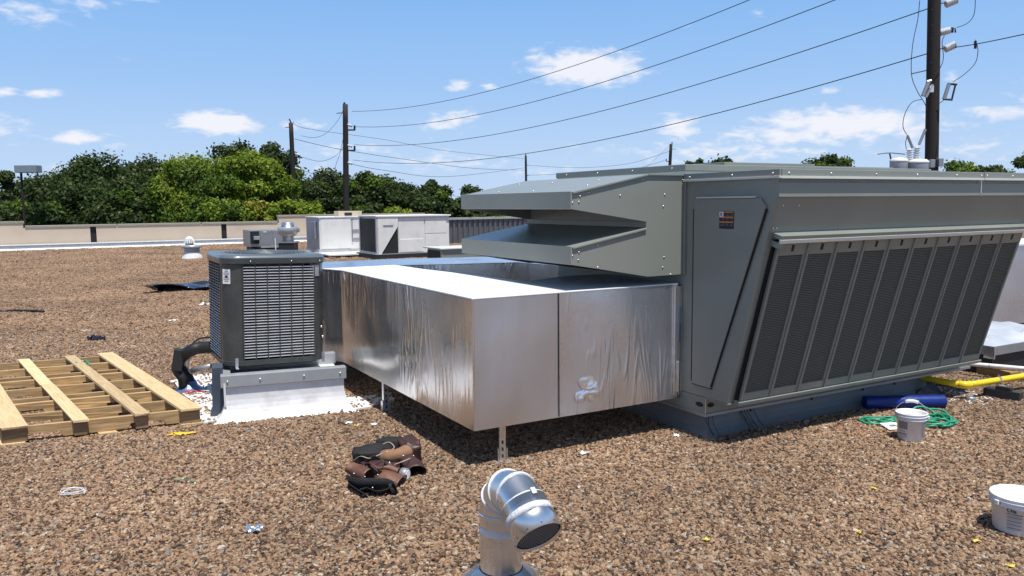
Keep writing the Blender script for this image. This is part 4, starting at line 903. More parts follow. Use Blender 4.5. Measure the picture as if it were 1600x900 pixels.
for k in range(NG+1):
    a = angs[k]; g = MB(); wob = [ (.0025+.003*abs(noise.noise(Vector((j*.3, k*3, 0))))) for j in range(41)]
    w_ = .0045 if k < 2 else .006
    A_ = ring(a, VR+.0045, -w_); B_ = ring(a, VR+.0045, w_)
    jA = [p+ (B_[j]-p)*.25*noise.noise(Vector((j*.35, k*2.2, 1))) for j, p in enumerate(A_)]; jB = [p+(p-A_[j])*.6*abs(noise.noise(Vector((j*.3, k*1.7, 5)))) for j, p in enumerate(B_)]
    c_in = ring(a, VR-.002, -w_*1.1); d_in = ring(a, VR-.002, w_*1.2)
    n = 40; g.add(c_in+jA+jB+d_in, [(r_*n+j, r_*n+(j+1) % n, (r_+1)*n+(j+1) % n, (r_+1)*n+j) for r_ in range(3) for j in range(n)])
    g.build('sealant_bead', M['sealant'] if k != 1 else M['sealant'], VT, smooth=True)
tE = Vector((math.sin(BEND), 0, math.cos(BEND))); LE = .160
e0, e1_ = ring(BEND, VR+.006), ring(BEND, VR+.010, LE)
outl = band(e0, e1_, 'outlet_sleeve', M['galv'], VT); q_ = outl.modifiers.new('thickness', 'SOLIDIFY'); q_.thickness = .002
def tape(push, w, name='sealant_band', rr=VR+.0095):
    A_ = ring(BEND, rr, push); B_ = ring(BEND, rr+.001, push+w)
    B_ = [p+(p-A_[j])*.35*noise.noise(Vector((j*.25, push*20, 5))) for j, p in enumerate(B_)]; A_ = [p+(p-B_[j])*.35*noise.noise(Vector((j*.25, push*20+9, 5))) for j, p in enumerate(A_)]
    C_ = ring(BEND, VR+.004, push); D_ = ring(BEND, VR+.004, push+w); n = 40
    g = MB(); g.add(C_+A_+B_+D_, [(r_*n+j, r_*n+(j+1) % n, (r_+1)*n+(j+1) % n, (r_+1)*n+j) for r_ in range(3) for j in range(n)]); g.build(name, M['sealant'], VT, smooth=True)
tape(.048, .030)
# band on the riser
g = MB(); n = 40
rows = [[(VR+.0005)*1.0, .225], [VR+.003, .232], [VR+.003, .252], [VR+.0005, .258]]
for r_, z in rows:
    for j in range(n):
        a = 2*PI*j/n; g.v.append((r_*math.cos(a), r_*math.sin(a), z-.02+.008*noise.noise(Vector((math.cos(a)*2, math.sin(a)*2, z*5)))+.012*math.sin(a+2.5)))
g.f = [(r_*n+j, r_*n+(j+1) % n, (r_+1)*n+(j+1) % n, (r_+1)*n+j) for r_ in range(3) for j in range(n)]
g.build('sealant_band', M['sealant'], VT, smooth=True)
g = MB(); cE = Vector((Rb*(1-math.cos(BEND)), 0, Z0+Rb*math.sin(BEND)))+tE*(LE-.012); axE = Vector((math.cos(BEND), 0, -math.sin(BEND)))
for k in range(-7, 8):
    o_ = k*.0125; hl = math.sqrt(max(0, VR**2-o_**2))
    g.tube([cE+axE*o_-Vector((0, 1, 0))*hl, cE+axE*o_+Vector((0, 1, 0))*hl], .0012, 4); g.tube([cE+Vector((0, 1, 0))*o_-axE*hl, cE+Vector((0, 1, 0))*o_+axE*hl], .0012, 4)
g.build('bird_mesh', M['galv_dull'], VT)
g = MB(); cD = Vector((Rb*(1-math.cos(BEND)), 0, Z0+Rb*math.sin(BEND)))+tE*.06
dm = Matrix((axE, Vector((0, 1, 0)), tE)).transposed(); g.disc(cD, VR, 32, dm); g.build('throat_shade_disc', M['dark'], VT)  # black disc added as painted shade inside the outlet
g = MB(); rA = ring(BEND, VR+.002, .06); rB = ring(BEND, VR+.0055, LE-.010); g.add(rA+rB, [(j, (j+1) % 40, 40+(j+1) % 40, 40+j) for j in range(40)]); g.build('sleeve_shade_tube', M['seal'], VT, smooth=True)  # dark inner tube added: the sleeve's inside shade put into colour
g = MB()
for j in range(10):
    a = 2*PI*j/10+.2; p = Vector((Rb*(1-math.cos(BEND)), 0, Z0+Rb*math.sin(BEND)))+tE*(LE-.014)+axE*(VR+.010)*math.cos(a)+Vector((0, 1, 0))*(VR+.010)*math.sin(a); g.sphere(p, .0028, 6, 4)
g.build('rivets', M['dark'], VT, kind='stuff')
pc = Vector((Rb*(1-math.cos(BEND)), 0, Z0+Rb*math.sin(BEND)))+tE*.004; aa = R(175)
ps = pc + axE*(VR+.012)*math.cos(aa)+Vector((0, 1, 0))*(VR+.012)*math.sin(aa)
g = MB(); g.obox(ps, .006, .022, .03, dm); g.build('seam_clip', M['sealant'], VT, bevel=.004)

# ------------------------------------------------------------------ buckets
def bucket(px, py, label, r_top, r_bot, hgt, yaw, lidded, text):
    p = gz(px, py); p = Vector((p.x, p.y, 0))+Vector((0, r_bot*.9, .006)); t = thing('bucket', label, 'bucket', p, yaw, 'white plastic buckets on the gravel')
    zr = hgt-.045; rr = lambda z: r_bot+(r_top-r_bot)*z/hgt
    g = MB(); g.lathe([(.001, 0), (r_bot-.006, 0), (r_bot, .006), (rr(zr), zr), (rr(zr)+.006, zr), (rr(zr)+.007, zr+.006), (rr(zr)+.002, zr+.008), (rr(zr+.02), zr+.02), (r_top+.007, zr+.022), (r_top+.008, zr+.028), (r_top+.002, zr+.030), (r_top+.003, hgt-.006), (r_top+.007, hgt-.004), (r_top+.007, hgt), (r_top-.001, hgt+.001), (r_top-.005, hgt-.006), (r_bot-.004, .02), (.001, .02)], 48)
    g.build('pail', M['white'], t, smooth=True)
    if lidded: g = MB(); g.lathe([(.001, hgt-.035), (r_top*.6, hgt-.034), (r_top-.008, hgt-.03)], 40); g.build('contents', M['white'], t, smooth=True)
    za = hgt-.03
    if lidded:
        pts = [Vector((math.cos(a)*(r_top+.012), .0+math.sin(a)*.02*0, za+math.sin(a)*.105)) for a in [PI*k/16 for k in range(17)]]
        pts = [Vector((p_.x, p_.y-.0+(p_.z-za)*.35, za+(p_.z-za)*.95)) for p_ in pts]
        MB().tube(pts[6:11], .011, 10).build('handle_grip', M['white'], t, smooth=True)
    else:
        pts = [Vector((math.cos(a)*(r_top+.014), -math.sin(a)*(r_top+.035), za-.055*math.sin(a))) for a in [PI*k/16 for k in range(17)]]
        pts = [Vector((p_.x, -p_.y*1.0, p_.z)) for p_ in pts]
    MB().tube(pts, .0022, 6).build('wire_handle', M['galv_dull'], t, smooth=True)
    for s in (-1, 1): MB().obox((s*(r_top+.009), 0, za), .012, .024, .024).build('handle_lug', M['white'], t, bevel=.003)
    return t, rr
def curved_print(t, rr, a0, a1, z0, z1, mt, name, off=.0012):
    g = MB(); n = 8
    for k in range(n+1):
        a = a0+(a1-a0)*k/n
        for z in (z0, z1): g.v.append(((rr(z)+off)*math.cos(a), (rr(z)+off)*math.sin(a), z))
    g.f = [(2*k, 2*k+2, 2*k+3, 2*k+1) for k in range(n)]; return g.build(name, mt, t)
M['print_grey'] = mat('faded_grey_print', (.24, .23, .26), .5); M['print_dark'] = mat('dark_blue_print', (.03, .05, .09), .5); M['print_lt'] = mat('pale_print', (.48, .48, .52), .5)
t, rr = bucket(1431, 692, 'full white bucket with raised handle beside the green hose', .096, .082, .190, R(-25), True, None)
t['label'] = 'smaller full white bucket with raised handle beside the green hose'
curved_print(t, rr, R(-150), R(-106), .085, .135, M['print_grey'], 'label_block'); curved_print(t, rr, R(-146), R(-116), .062, .072, M['print_lt'], 'label_line'); curved_print(t, rr, R(-149), R(-134), .044, .052, M['print_dark'], 'label_line'); curved_print(t, rr, R(-130), R(-110), .044, .054, M['print_grey'], 'label_line')
curved_print(t, rr, R(-138), R(-108), .028, .036, M['print_lt'], 'label_line'); curved_print(t, rr, R(-40), R(-18), .03, .13, M['print_grey'], 'side_print')
t, rr = bucket(1614, 842, 'open empty white bucket at the right edge of the gravel', .132, .118, .182, R(12), False, None)
def text_on(t, s, size, a, z, rad, mt, name):
    cu_ = bpy.data.curves.new(name, 'FONT'); cu_.body = s; cu_.size = size; cu_.extrude = .0004; cu_.align_x = 'LEFT'; cu_.offset = .0006
    o = bpy.data.objects.new(name, cu_); COL.objects.link(o); o.parent = t
    dg = bpy.context.evaluated_depsgraph_get(); me_ = bpy.data.meshes.new_from_object(o.evaluated_get(dg)); bpy.data.objects.remove(o)
    for v_ in me_.vertices:
        th = a+v_.co.x/rad; rq = rad+.0016+v_.co.z; zz = z+v_.co.y; v_.co = (rq*math.cos(th), rq*math.sin(th), zz)
    me_.materials.clear(); me_.materials.append(mt); o = bpy.data.objects.new(name, me_); COL.objects.link(o); o.parent = t; return o
text_on(t, 'Cha', .026, R(-161), .118, rr(.13), M['print_dark'], 'lettering')
curved_print(t, rr, R(-161), R(-129), .108, .111, M['print_dark'], 'label_line'); curved_print(t, rr, R(-159), R(-133), .100, .1025, M['print_grey'], 'label_line')
for k in range(8): curved_print(t, rr, R(-161), R(-131), .090-.009*k, .0945-.009*k, M['print_lt'] if k % 2 else M['print_grey'], 'label_line')

# ------------------------------------------------------------------ hose, roll, card
rl0, rl1 = gz(1350, 640), gz(1474, 638); ax = (rl1-rl0).normalized(); RRr = .052
ts = wthing('blue_roll', 'deep blue plastic wrapped roll lying against the unit curb', 'roll', rl0)
a, b = rl0+Vector((0, 0, RRr+.006)), rl1+Vector((0, 0, RRr+.006))
MB().tube([a, a+ax*.05, a+ax*.3, b-ax*.02, b], [RRr, RRr*1.02, RRr*.99, RRr, RRr*.97], 24, False).build('wrap', M['blue'], ts, smooth=True)
for p, s in ((a+ax*.004, -1), (b-ax*.004, 1)): MB().tube([p, p+ax*.002*s], RRr*.96, 24).build('roll_end', M['blue'], ts)
g = MB()
def hose(c, n, rx_, ry_, hh, ph):
    P_ = []
    for k in range(n):
        a = k*2*PI/11+ph; w = 1+.35*noise.noise(Vector((k*.21, ph, 3))); P_.append(Vector((c.x+math.cos(a)*rx_*w+.05*noise.noise(Vector((k*.5, 1, ph))), c.y+math.sin(a)*ry_*w+.04*noise.noise(Vector((k*.5, 7, ph))), .014+hh*abs(noise.noise(Vector((k*.33, 5, ph)))))))
    g.tube(spline(P_, 4), .0085, 6)
c1 = gz(1450, 662); c2 = gz(1375, 661); c3 = gz(1420, 659); hose(c1, 46, .16, .15, .13, 0.); hose(c2, 30, .13, .07, .05, 2.); hose(gz(1470, 660), 26, .10, .12, .07, 4.); hose(c3, 22, .2, .05, .03, 1.)
single('garden_hose', g, M['green'], 'tangled green hose heaped on the gravel behind the white bucket', 'hose', c1, smooth=True)
q0 = gz(1394, 671); cd = wthing('card', 'white card with dark mark lying on gravel left of the small bucket', 'card', q0)
g = MB(); m3 = Matrix.Rotation(R(8), 3, 'Z') @ Matrix.Rotation(R(7), 3, 'X'); g.obox(q0+Vector((0, 0, .025)), .125, .12, .006, m3); g.build('sheet', M['paper'], cd, bevel=.002)
g = MB(); g.obox(q0+Vector((.004, .0, .0288)), .055, .035, .002, m3); g.build('printed_mark', M['greyink'], cd)
ng_ = gz(1452, 620); gl_ = MB()
gl_.add([ng_+Vector(p) for p in ((-.12, 0, .01), (.1, -.03, .01), (.13, .08, .02), (-.08, .1, .01), (-.05, .0, .09), (.05, .02, .12), (.09, .06, .07))], [(0, 1, 4), (1, 5, 4), (1, 6, 5), (1, 2, 6), (0, 4, 3), (4, 5, 3), (5, 6, 3), (6, 2, 3)])
single('plastic_bag', gl_, M['tarp'], 'crumpled dark plastic bag behind the blue roll at the curb end', 'bag', ng_, smooth=False)

# ------------------------------------------------------------------ gas pipe and supports
GPp = [gz(1400, 582, .13), gz(1436, 590, .13), gz(1500, 600.5, .13), gz(1508, 601.5, .13), gz(1516, 600.8, .13), gz(1560, 594, .13), gz(1640, 581, .13), gz(1800, 555, .13)]
GS = wthing('gas_pipe', 'yellow painted gas pipe on a black block beside the unit', 'pipe', Vector((GPp[5].x, GPp[5].y, 0)))
MB().tube(spline([GPp[0], GPp[1], GPp[2]], 3), .026, 16).build('pipe_run', M['yellow'], GS, smooth=True)
MB().tube(spline(GPp[4:], 3), .026, 16).build('pipe_run', M['yellow'], GS, smooth=True)
MB().tube(spline(GPp[2:5], 5), .031, 16).build('elbow', M['yellow'], GS, smooth=True)
bk0, bk1 = gz(1535, 620), gz(1592, 629); ba = math.atan2(bk1.y-bk0.y, bk1.x-bk0.x)
bc = (bk0+bk1)/2; PBk = thing('pipe_support', 'black plastic block holding up the yellow gas pipe', 'pipe support', bc+Vector((0, 0, .006)), ba)
bl = (bk1-bk0).length
g = MB(); g.prism([(-.0, 0), (.12, 0), (.115, .068), (.01, .07)], -bl/2, bl/2, lambda a, b, t: (t, a, b)); g.build('block', M['blackpl'], PBk, bevel=.005)
MB().box(-.05, .06, .02, .095, .070, .098).build('saddle', M['blackpl'], PBk, bevel=.004)
MB().box(-.03, .02, .03, .07, .097, .105).build('strut_channel', M['galv_dull'], PBk, bevel=.001)
cp = GPp[5]; g = MB(); dirp = (GPp[6]-GPp[5]).normalized(); g.tube([cp-dirp*.012, cp+dirp*.012], .030, 16); g.tube([cp+Vector((0, 0, .028)), cp+Vector((0, 0, .045))], .006, 6); g.build('clamp', M['galv'], GS)
w0, w1 = gz(1578, 598), gz(1500, 577); wa = math.atan2(w1.y-w0.y, w1.x-w0.x)
wt_ = thing('timber_block', 'weathered four by four timber block beneath the white pipe', 'timber', w0+Vector((0, 0, .006)), wa)
MB().box(0, .75, -.10, .0, 0, .088).build('timber', M['pine_old'], wt_, bevel=.003)
g = MB(); pp = [gz(1480, 565, .12), gz(1514, 568.5, .12), gz(1600, 576, .12), gz(1700, 585, .12)]; g.tube(spline(pp, 3), .020, 14)
single('white_pipe', g, M['white'], 'thin white plastic pipe running past the foil topped hatch', 'pipe', pp[2], smooth=True)
MB().tube([pp[1].lerp(pp[2], .37), pp[1].lerp(pp[2], .39)], .024, 12).build('pipe_clip', M['galv'], wt_).location = Vector((0, 0, 0))
bpy.data.objects['pipe_clip'].matrix_parent_inverse = (Matrix.Translation(w0+Vector((0, 0, .006))) @ Matrix.Rotation(wa, 4, 'Z')).inverted()
g = MB(); q = gz(1582, 631, .0)
sm_ = gz(1512, 620); n = 26
g.prism([(sm_.x+.17*math.cos(2*PI*k/n)*(1+1.1*noise.noise(Vector((k*.73+.3, .4, 0)))), sm_.y+.22*math.sin(2*PI*k/n)*(1+1.1*noise.noise(Vector((k*.73+.3, .4, 0))))) for k in range(n)], .002, .009, idn)
single('membrane_scrap', g, M['membrane'], 'white membrane smear on the gravel below the yellow pipe bend', 'roof patch', sm_)
g = MB(); q = gz(1521, 627); g.tube([q+Vector((-.05, .02, .02)), q+Vector((.01, -.01, .02))], .018, 12, False); single('pipe_offcut', g, M['galv_dull'], 'short grey pipe offcut on the gravel by the black block', 'pipe offcut', q, smooth=True, solid=.002)

# foil topped hatch at right
HA, HB = 7.53, 4.24
HT = uvthing('roof_hatch', 'low roof curb topped with wrinkled silver foil at the far right', 'roof hatch', HA, HB)
MB().box(HA, HA+1.5, HB, HB+1.25, 0, .20).build('curb', M['seal'], HT)
MB().box(HA-.03, HA+1.53, HB-.03, HB+1.28, .20, .285).build('metal_band', M['galv_dull'], HT, bevel=.004)
g = MB(); nx, ny = 40, 34
for i in range(nx+1):
    for j in range(ny+1):
        a, b = HA-.03+1.56*i/nx, HB-.03+1.31*j/ny; e = min(1, 8*min(i/nx, 1-i/nx, j/ny, 1-j/ny))
        g.v.append((a, b, .287+e*(.028+.05*abs(noise.noise(Vector((a*2.2, b*4, 0))))+.018*noise.noise(Vector((a*7, b*9, 3))))))
g.f = [(i*(ny+1)+j, (i+1)*(ny+1)+j, (i+1)*(ny+1)+j+1, i*(ny+1)+j+1) for i in range(nx) for j in range(ny)]
M['foil_white'] = foil('bright_foil_cover', .55, (.86, .88, .90), .34, 2.0, 2)
g.build('foil_cover', M['foil_white'], HT, smooth=True)
MB().box(HA-.036, HA-.02, HB-.04, HB+.06, .17, .285).build('corner_clip', M['galv'], HT, bevel=.002)

# ------------------------------------------------------------------ tool belt
TBc = gz(598, 733); TB = wthing('tool_belt', 'heap of brown leather and black tool belt pouches on gravel', 'tool belt', TBc)
def blob(name, mt, c, sx, sy, sz, yaw, pitch, seed, amp=.18, n=14, roll=0., sq=.55, op=0.):
    """soft stuffed pouch: rounded box with folds, optionally open at the top"""
    m3 = Matrix.Rotation(yaw, 3, 'Z') @ Matrix.Rotation(pitch, 3, 'X') @ Matrix.Rotation(roll, 3, 'Y'); g = MB(); k0 = 0
    for i in range(n+1):
        th = PI*i/n
        for j in range(2*n):
            ph = 2*PI*j/(2*n)
            d = Vector((math.sin(th)*math.cos(ph), math.sin(th)*math.sin(ph), math.cos(th)))
            p = Vector([math.copysign(abs(q)**sq, q) for q in d])
            w = 1+amp*noise.noise(d*1.8+Vector((seed, 0, 0)))+amp*.5*noise.noise(d*5+Vector((0, seed, 0)))
            p = Vector((p.x*sx*w, p.y*sy*w, p.z*sz*w))
            if op and d.z > .45: p.z -= op*sz*(d.z-.45)/.55*2
            q = c+m3 @ p; q.z = max(q.z, .006); g.v.append(tuple(q))
    N2 = 2*n
    g.f = [(i*N2+j, (i+1)*N2+j, (i+1)*N2+(j+1) % N2, i*N2+(j+1) % N2) for i in range(n) for j in range(N2)]
    return g.build(name, mt, TB, smooth=True)
def tp(px, py, z=.05): return gz(px, py, z)
def ribbon(name, mt, P_, w, tilt=0., t=.004):
    """strap standing on edge or lying flat along the points"""
    P_ = spline(P_, 6); g = MB(); n = len(P_)
    for i, p in enumerate(P_):
        d = (P_[min(i+1, n-1)]-P_[max(i-1, 0)]).normalized(); s = d.cross(Vector((0, 0, 1))).normalized(); up = s.cross(d).normalized()
        a = s*math.sin(tilt)*w*.5+up*math.cos(tilt)*w*.5
        g.v += [tuple(p-a), tuple(p+a)]
    g.f = [(2*i, 2*i+2, 2*i+3, 2*i+1) for i in range(n-1)]
    for k in range(len(g.v)): g.v[k] = (g.v[k][0], g.v[k][1], max(.008, g.v[k][2]))
    return g.build(name, mt, TB, smooth=True, solid=t)
blob('padded_pouch', M['webbing'], tp(583, 712, .05), .13, .065, .06, R(12), R(15), 1, .25)
blob('padded_pouch', M['webbing'], tp(612, 697, .07), .10, .07, .055, R(-5), R(-12), 4, .22)
blob('leather_pouch', M['leather2'], tp(640, 704, .07), .065, .10, .075, R(25), R(8), 6, .22)
def shell(name, mt, P_, rad, flat, n=18, wob=.12, seed=0):
    g = MB(); g.tube(spline(P_, 4), [rad[0]+(rad[1]-rad[0])*i/(4*(len(P_)-1)) for i in range(4*(len(P_)-1)+1)], n, False, flat)
    g.v = [(p[0]+wob*.05*noise.noise(Vector(p)*14+Vector((seed, 0, 0))), p[1]+wob*.05*noise.noise(Vector(p)*14+Vector((0, seed, 5))), max(.008, p[2]+wob*.10*noise.noise(Vector(p)*11+Vector((3, 0, seed))))) for p in g.v]
    return g.build(name, mt, TB, smooth=True, solid=.004)
shell('leather_pouch', M['leather'], [tp(547, 730, .075), tp(560, 736, .06), tp(577, 744, .045)], (.046, .052), (1, .8), seed=2)
shell('leather_pouch', M['leather'], [tp(596, 742, .05), tp(612, 747, .045), tp(628, 753, .03)], (.050, .060), (1.1, .55), seed=5)
shell('leather_pouch', M['tan'], [tp(603, 712, .06), tp(620, 712, .08), tp(634, 706, .09)], (.050, .058), (1.1, .8), seed=8)
shell('leather_pouch', M['leather2'], [tp(636, 718, .06), tp(645, 727, .05), tp(652, 738, .035)], (.048, .056), (1.1, .7), seed=12)
shell('tool_sleeve', M['leather'], [tp(598, 731, .08), tp(610, 733, .07), tp(624, 737, .06)], (.020, .026), (1, .8), seed=15)
shell('tool_sleeve', M['leather2'], [tp(572, 728, .09), tp(584, 733, .07), tp(594, 741, .06)], (.024, .030), (1, .8), seed=17)
blob('leather_flap', M['leather2'], tp(594, 730, .03), .13, .07, .028, R(5), 0, 17, .35)
blob('leather_flap', M['leather'], tp(612, 748, .02), .08, .06, .016, R(-15), 0, 19, .35)
ribbon('belt_strap', M['webbing'], [tp(544, 752, .05), tp(560, 757, .055), tp(585, 757, .055), tp(606, 758, .05), tp(618, 764, .04), tp(610, 768, .03)], .085, R(14))
ribbon('belt_strap', M['webbing'], [tp(560, 768, .03), tp(575, 765, .03), tp(590, 770, .03), tp(604, 767, .03), tp(616, 760, .05)], .055, R(45))
ribbon('belt_strap', M['webbing'], [tp(551, 748, .04), tp(548, 757, .035), tp(562, 768, .03), tp(572, 774, .03)], .045, R(40))
ribbon('carry_loop', M['leather'], [tp(566, 733, .05), tp(576, 724, .11), tp(590, 731, .11), tp(597, 745, .04)], .024, R(60))
ribbon('carry_loop', M['leather2'], [tp(572, 722, .06), tp(586, 713, .13), tp(600, 721, .12), tp(604, 735, .06)], .022, R(60))
ribbon('piping', M['trim'], [tp(551, 721, .05), tp(563, 713, .10), tp(578, 716, .11), tp(598, 708, .12)], .007, R(90))
ribbon('piping', M['trim'], [tp(598, 694, .13), tp(608, 691, .14), tp(616, 699, .12), tp(606, 706, .10)], .005, R(90))
ribbon('piping', M['trim'], [tp(616, 726, .09), tp(632, 720, .11), tp(641, 716, .10)], .007, R(90))
p_ = tp(632, 741, .045)
g = MB(); m3 = Matrix.Rotation(R(-25), 3, 'Z') @ Matrix.Rotation(R(90), 3, 'Y'); g.lathe([(.001, -.022), (.034, -.022), (.038, -.016), (.038, .016), (.034, .022), (.001, .022)], 20, p_, m3); g.build('tape_measure', M['galv_dull'], TB, smooth=True)
g = MB(); g.lathe([(.001, .024), (.026, .024), (.028, .022)], 20, p_, m3); g.build('tape_face', M['white'], TB)
MB().tube([tp(608, 722, .10), tp(612, 731, .06)], .006, 8).build('metal_clip', M['galv'], TB, smooth=True)
MB().sphere(tp(651, 727, .055), .018, 8, 6, (1, .6, .5)).build('orange_tag', M['orange_ink'], TB, smooth=True)
g = MB(); [g.sphere(tp(x_, y_, z_), .005, 6, 4) for x_, y_, z_ in ((570, 745, .09), (590, 742, .07), (605, 706, .13), (630, 712, .13), (646, 712, .11), (600, 752, .07), (582, 762, .06), (553, 740, .09))]
g.build('rivets', M['screw'], TB, kind='stuff', smooth=True)

# ------------------------------------------------------------------ litter on the gravel
def sheetlet(name, mt, px, py, w, d_, h_, label, cat, seed, group=None, n=8, yaw=0.):
    c = gz(px, py); g = MB(); m2 = Matrix.Rotation(yaw, 2)
    for i in range(n+1):
        for j in range(n+1):
            x_, y_ = i/n-.5, j/n-.5; k = 1+.5*noise.noise(Vector((x_*3+seed, y_*3, 0))); q = m2 @ Vector((x_*w*k, y_*d_*k))
            g.v.append((c.x+q.x, c.y+q.y, .014+h_*abs(noise.noise(Vector((x_*3.2, y_*3.2, seed))))*1.6))
    g.f = [(i*(n+1)+j, (i+1)*(n+1)+j, (i+1)*(n+1)+j+1, i*(n+1)+j+1) for i in range(n) for j in range(n)]
    return single(name, g, mt, label, cat, c, group, smooth=(n > 12), solid=.002)
sheetlet('tarp', M['tarp'], 314, 450, 1.6, 1.5, .12, 'crumpled black plastic sheet on the gravel far behind the condenser', 'tarp', 2.3, n=18, yaw=R(15))
sheetlet('foil_scrap', M['crumple'], 395, 833, .075, .06, .03, 'small crumpled silver foil scrap alone on the near left gravel', 'foil scrap', 1.1, n=8)
sheetlet('work_glove', M['yellowcloth'], 287, 681, .13, .05, .02, 'flat yellow cloth rag on gravel in front of the pallet corner', 'rag', 5.1, yaw=R(10))
sheetlet('work_glove', M['yellowcloth'], 270, 683, .07, .02, .01, 'thin yellow strip just left of the yellow rag', 'rag', 6.7)
sheetlet('black_scrap', M['tarp'], 151, 532, .20, .12, .07, 'small dark plastic scrap on open gravel beyond the pallet', 'scrap', 8.2)
sheetlet('paper_scrap', M['paper'], 319, 478, .16, .10, .05, 'white paper scrap just left of the condenser louvres', 'scrap', 3.2, 'white scraps on the gravel')
sheetlet('paper_scrap', M['paper'], 271, 503, .10, .07, .03, 'small white scrap midway between pallet and black sheet', 'scrap', 4.2, 'white scraps on the gravel')
sheetlet('paper_scrap', M['trim'], 132, 519, .13, .08, .02, 'pale tan scrap above the dark plastic scrap', 'scrap', 7.7, 'white scraps on the gravel')
sheetlet('red_strip', M['red'], 302, 619, .15, .03, .015, 'red strip on the white membrane left of the condenser curb', 'strip', 9.1).location.z += .02
for i, (px, py, lb_) in enumerate(((1104, 848, 'yellow leaf right of the vent pipe on the near gravel'), (1342, 836, 'yellow leaf left of the near bucket'), (1365, 767, 'tiny yellow leaf on gravel between the two buckets'),
                                   (1578, 889, 'yellow leaf in front of the near right bucket'), (557, 668, 'yellow leaf above the tool belt by the duct shadow'), (316, 497, 'tiny yellow leaf close to the condenser side'), (82, 504, 'tiny yellow leaf on the far left gravel'), (1526, 851, 'yellow leaf just left below the near right bucket'))):
    sheetlet('leaf', M['yellowleaf'], px, py, .034, .020, .012, lb_, 'leaf', i*3.3, 'fallen yellow leaves', n=4, yaw=i*.9)
for i, (px, py, lb_) in enumerate(((545, 664, 'white flake left of the near duct leg shadow'), (910, 712, 'white flake right of the strut leg at the shadow edge'), (1057, 684, 'white membrane crumb at the corner of the big curb'), (585, 666, 'white flake close behind the tool belt'), (455, 640, 'white flakes at the foot of the condenser curb'))):
    sheetlet('white_flake', M['paper'], px, py, .05, .035, .012, lb_, 'flake', i*2.1+20, 'white flakes on the gravel', n=4, yaw=i*.7)
c = gz(115, 777); g = MB(); g.tube([c+Vector((.06*math.cos(a)*(1+.2*math.sin(a*.31)), .05*math.sin(a), .02+.006*(a/6)+.02*abs(noise.noise(Vector((a*.3, 0, 0)))))) for a in np.arange(0, 26, .4)], .0018, 5)
single('wire_coil', g, M['paper'], 'small coil of thin white wire on the near left gravel', 'wire coil', c, smooth=True)
c = gz(287, 756); g = MB(); g.tube(spline([c+Vector(p) for p in ((-.07, .02, .02), (-.03, .0, .025), (0, .02, .02), (.04, -.02, .03), (.08, -.01, .02))]), .003, 5)
single('green_twine', g, M['green'], 'short piece of green twine on the gravel left of the tool belt', 'twine', c)
g = MB(); P_ = [gz(x_, y_, .03) for x_, y_ in ((-60, 487), (0, 486.5), (20, 485), (40, 485.5), (56, 486), (68, 487))]; g.tube(spline(P_), [.035]*20+[.025]*4+[.015]*4+[.008]*13 if False else .020, 6)
single('black_hose', g, M['black'], 'length of black hose on the far left gravel', 'hose', P_[1])
g = MB(); P_ = [gz(x_, y_, .02) for x_, y_ in ((141, 498), (146, 492), (153, 489))]; g.tube(spline(P_), .012, 5); single('pale_stick', g, M['trim'], 'pale curved stick on gravel beyond the pallet', 'stick', P_[1])

# ------------------------------------------------------------------ far rooftop equipment
def far_box(nm, label, cat, v0, x_l, x_m, x_r, ytop, ybot, dv, mt, mt_side, py_mid=370, group=None):
    """box unit in site axes: near-left corner at pixel column x_m, front running to x_r"""
    p = pv(x_m, py_mid, v0); a0 = p.dot(U); a1 = pv(x_r, py_mid, v0).dot(U); zt = pv(x_m, ytop, v0).z; zb = pv(x_m, ybot, v0).z
    t = uvthing(nm, label, cat, a0, v0, 0, group); return t, a0, a1, zb, zt
# white unit B (nearer, with dark open left face)
v0 = 22.9
t, a0, a1, zb, zt = far_box('packaged_unit', 'white packaged unit with dark open intake and triangular opening', 'air handler', v0, 562, 589, 703, 338, 398, 1.4, None, None, group='white rooftop units in the distance')
dv = 1.55
MB().box(a0+.06, a1, v0+.05, v0+dv, zb+.02, zt-.03).build('cabinet', M['whitepaint'], t, bevel=.01)
MB().box(a0-.03, a1+.04, v0-.02, v0+dv+.05, zt-.03, zt+.02).build('roof_panel', M['whitepaint'], t, bevel=.01)
tri0 = pv(596, 398, v0).dot(U); tri1 = pv(622, 350, v0).dot(U)
MB().prism([(a0, zb), (a0, zt-.03), (tri1, zt-.03), (tri1, zt-.30), (tri0, zb)], v0, v0+.04, fv).build('hood_side', M['whitepaint'], t)
MB().prism([(tri0+.02, zb+.02), (tri1-.0, zt-.32), (tri1-.0, zb+.02)], v0+.03, v0+.06, fv).build('dark_opening', M['dark'], t)
MB().box(a0+.0, a0+.05, v0+.08, v0+dv-.08, zb+.08, zt-.08).build('intake_screen', M['dark'], t)
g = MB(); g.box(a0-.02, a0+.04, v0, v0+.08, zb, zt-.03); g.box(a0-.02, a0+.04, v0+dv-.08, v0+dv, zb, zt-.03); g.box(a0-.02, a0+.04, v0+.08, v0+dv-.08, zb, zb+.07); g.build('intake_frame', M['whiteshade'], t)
pan = [(tri1+.02, (a1-tri1)*.50+tri1, zb+.03, zt-.07), ((a1-tri1)*.52+tri1, a1-.10, zb+(zt-zb)*.52, zt-.07), ((a1-tri1)*.52+tri1, a1-.10, zb+.03, zb+(zt-zb)*.50), (tri1+.06, (a1-tri1)*.48+tri1, zb+.05, zb+(zt-zb)*.38)]
for i, (p0_, p1_, q0_, q1_) in enumerate(pan): MB().box(p0_, p1_, v0+.028-(.012 if i == 3 else 0), v0+.05, q0_, q1_).build('access_panel', M['whitepaint'], t, bevel=.006)
MB().box(a0+.20, a0+.52, v0-.012, v0, zt-.30, zt-.26).build('panel_slot', M['galv_dull'], t)
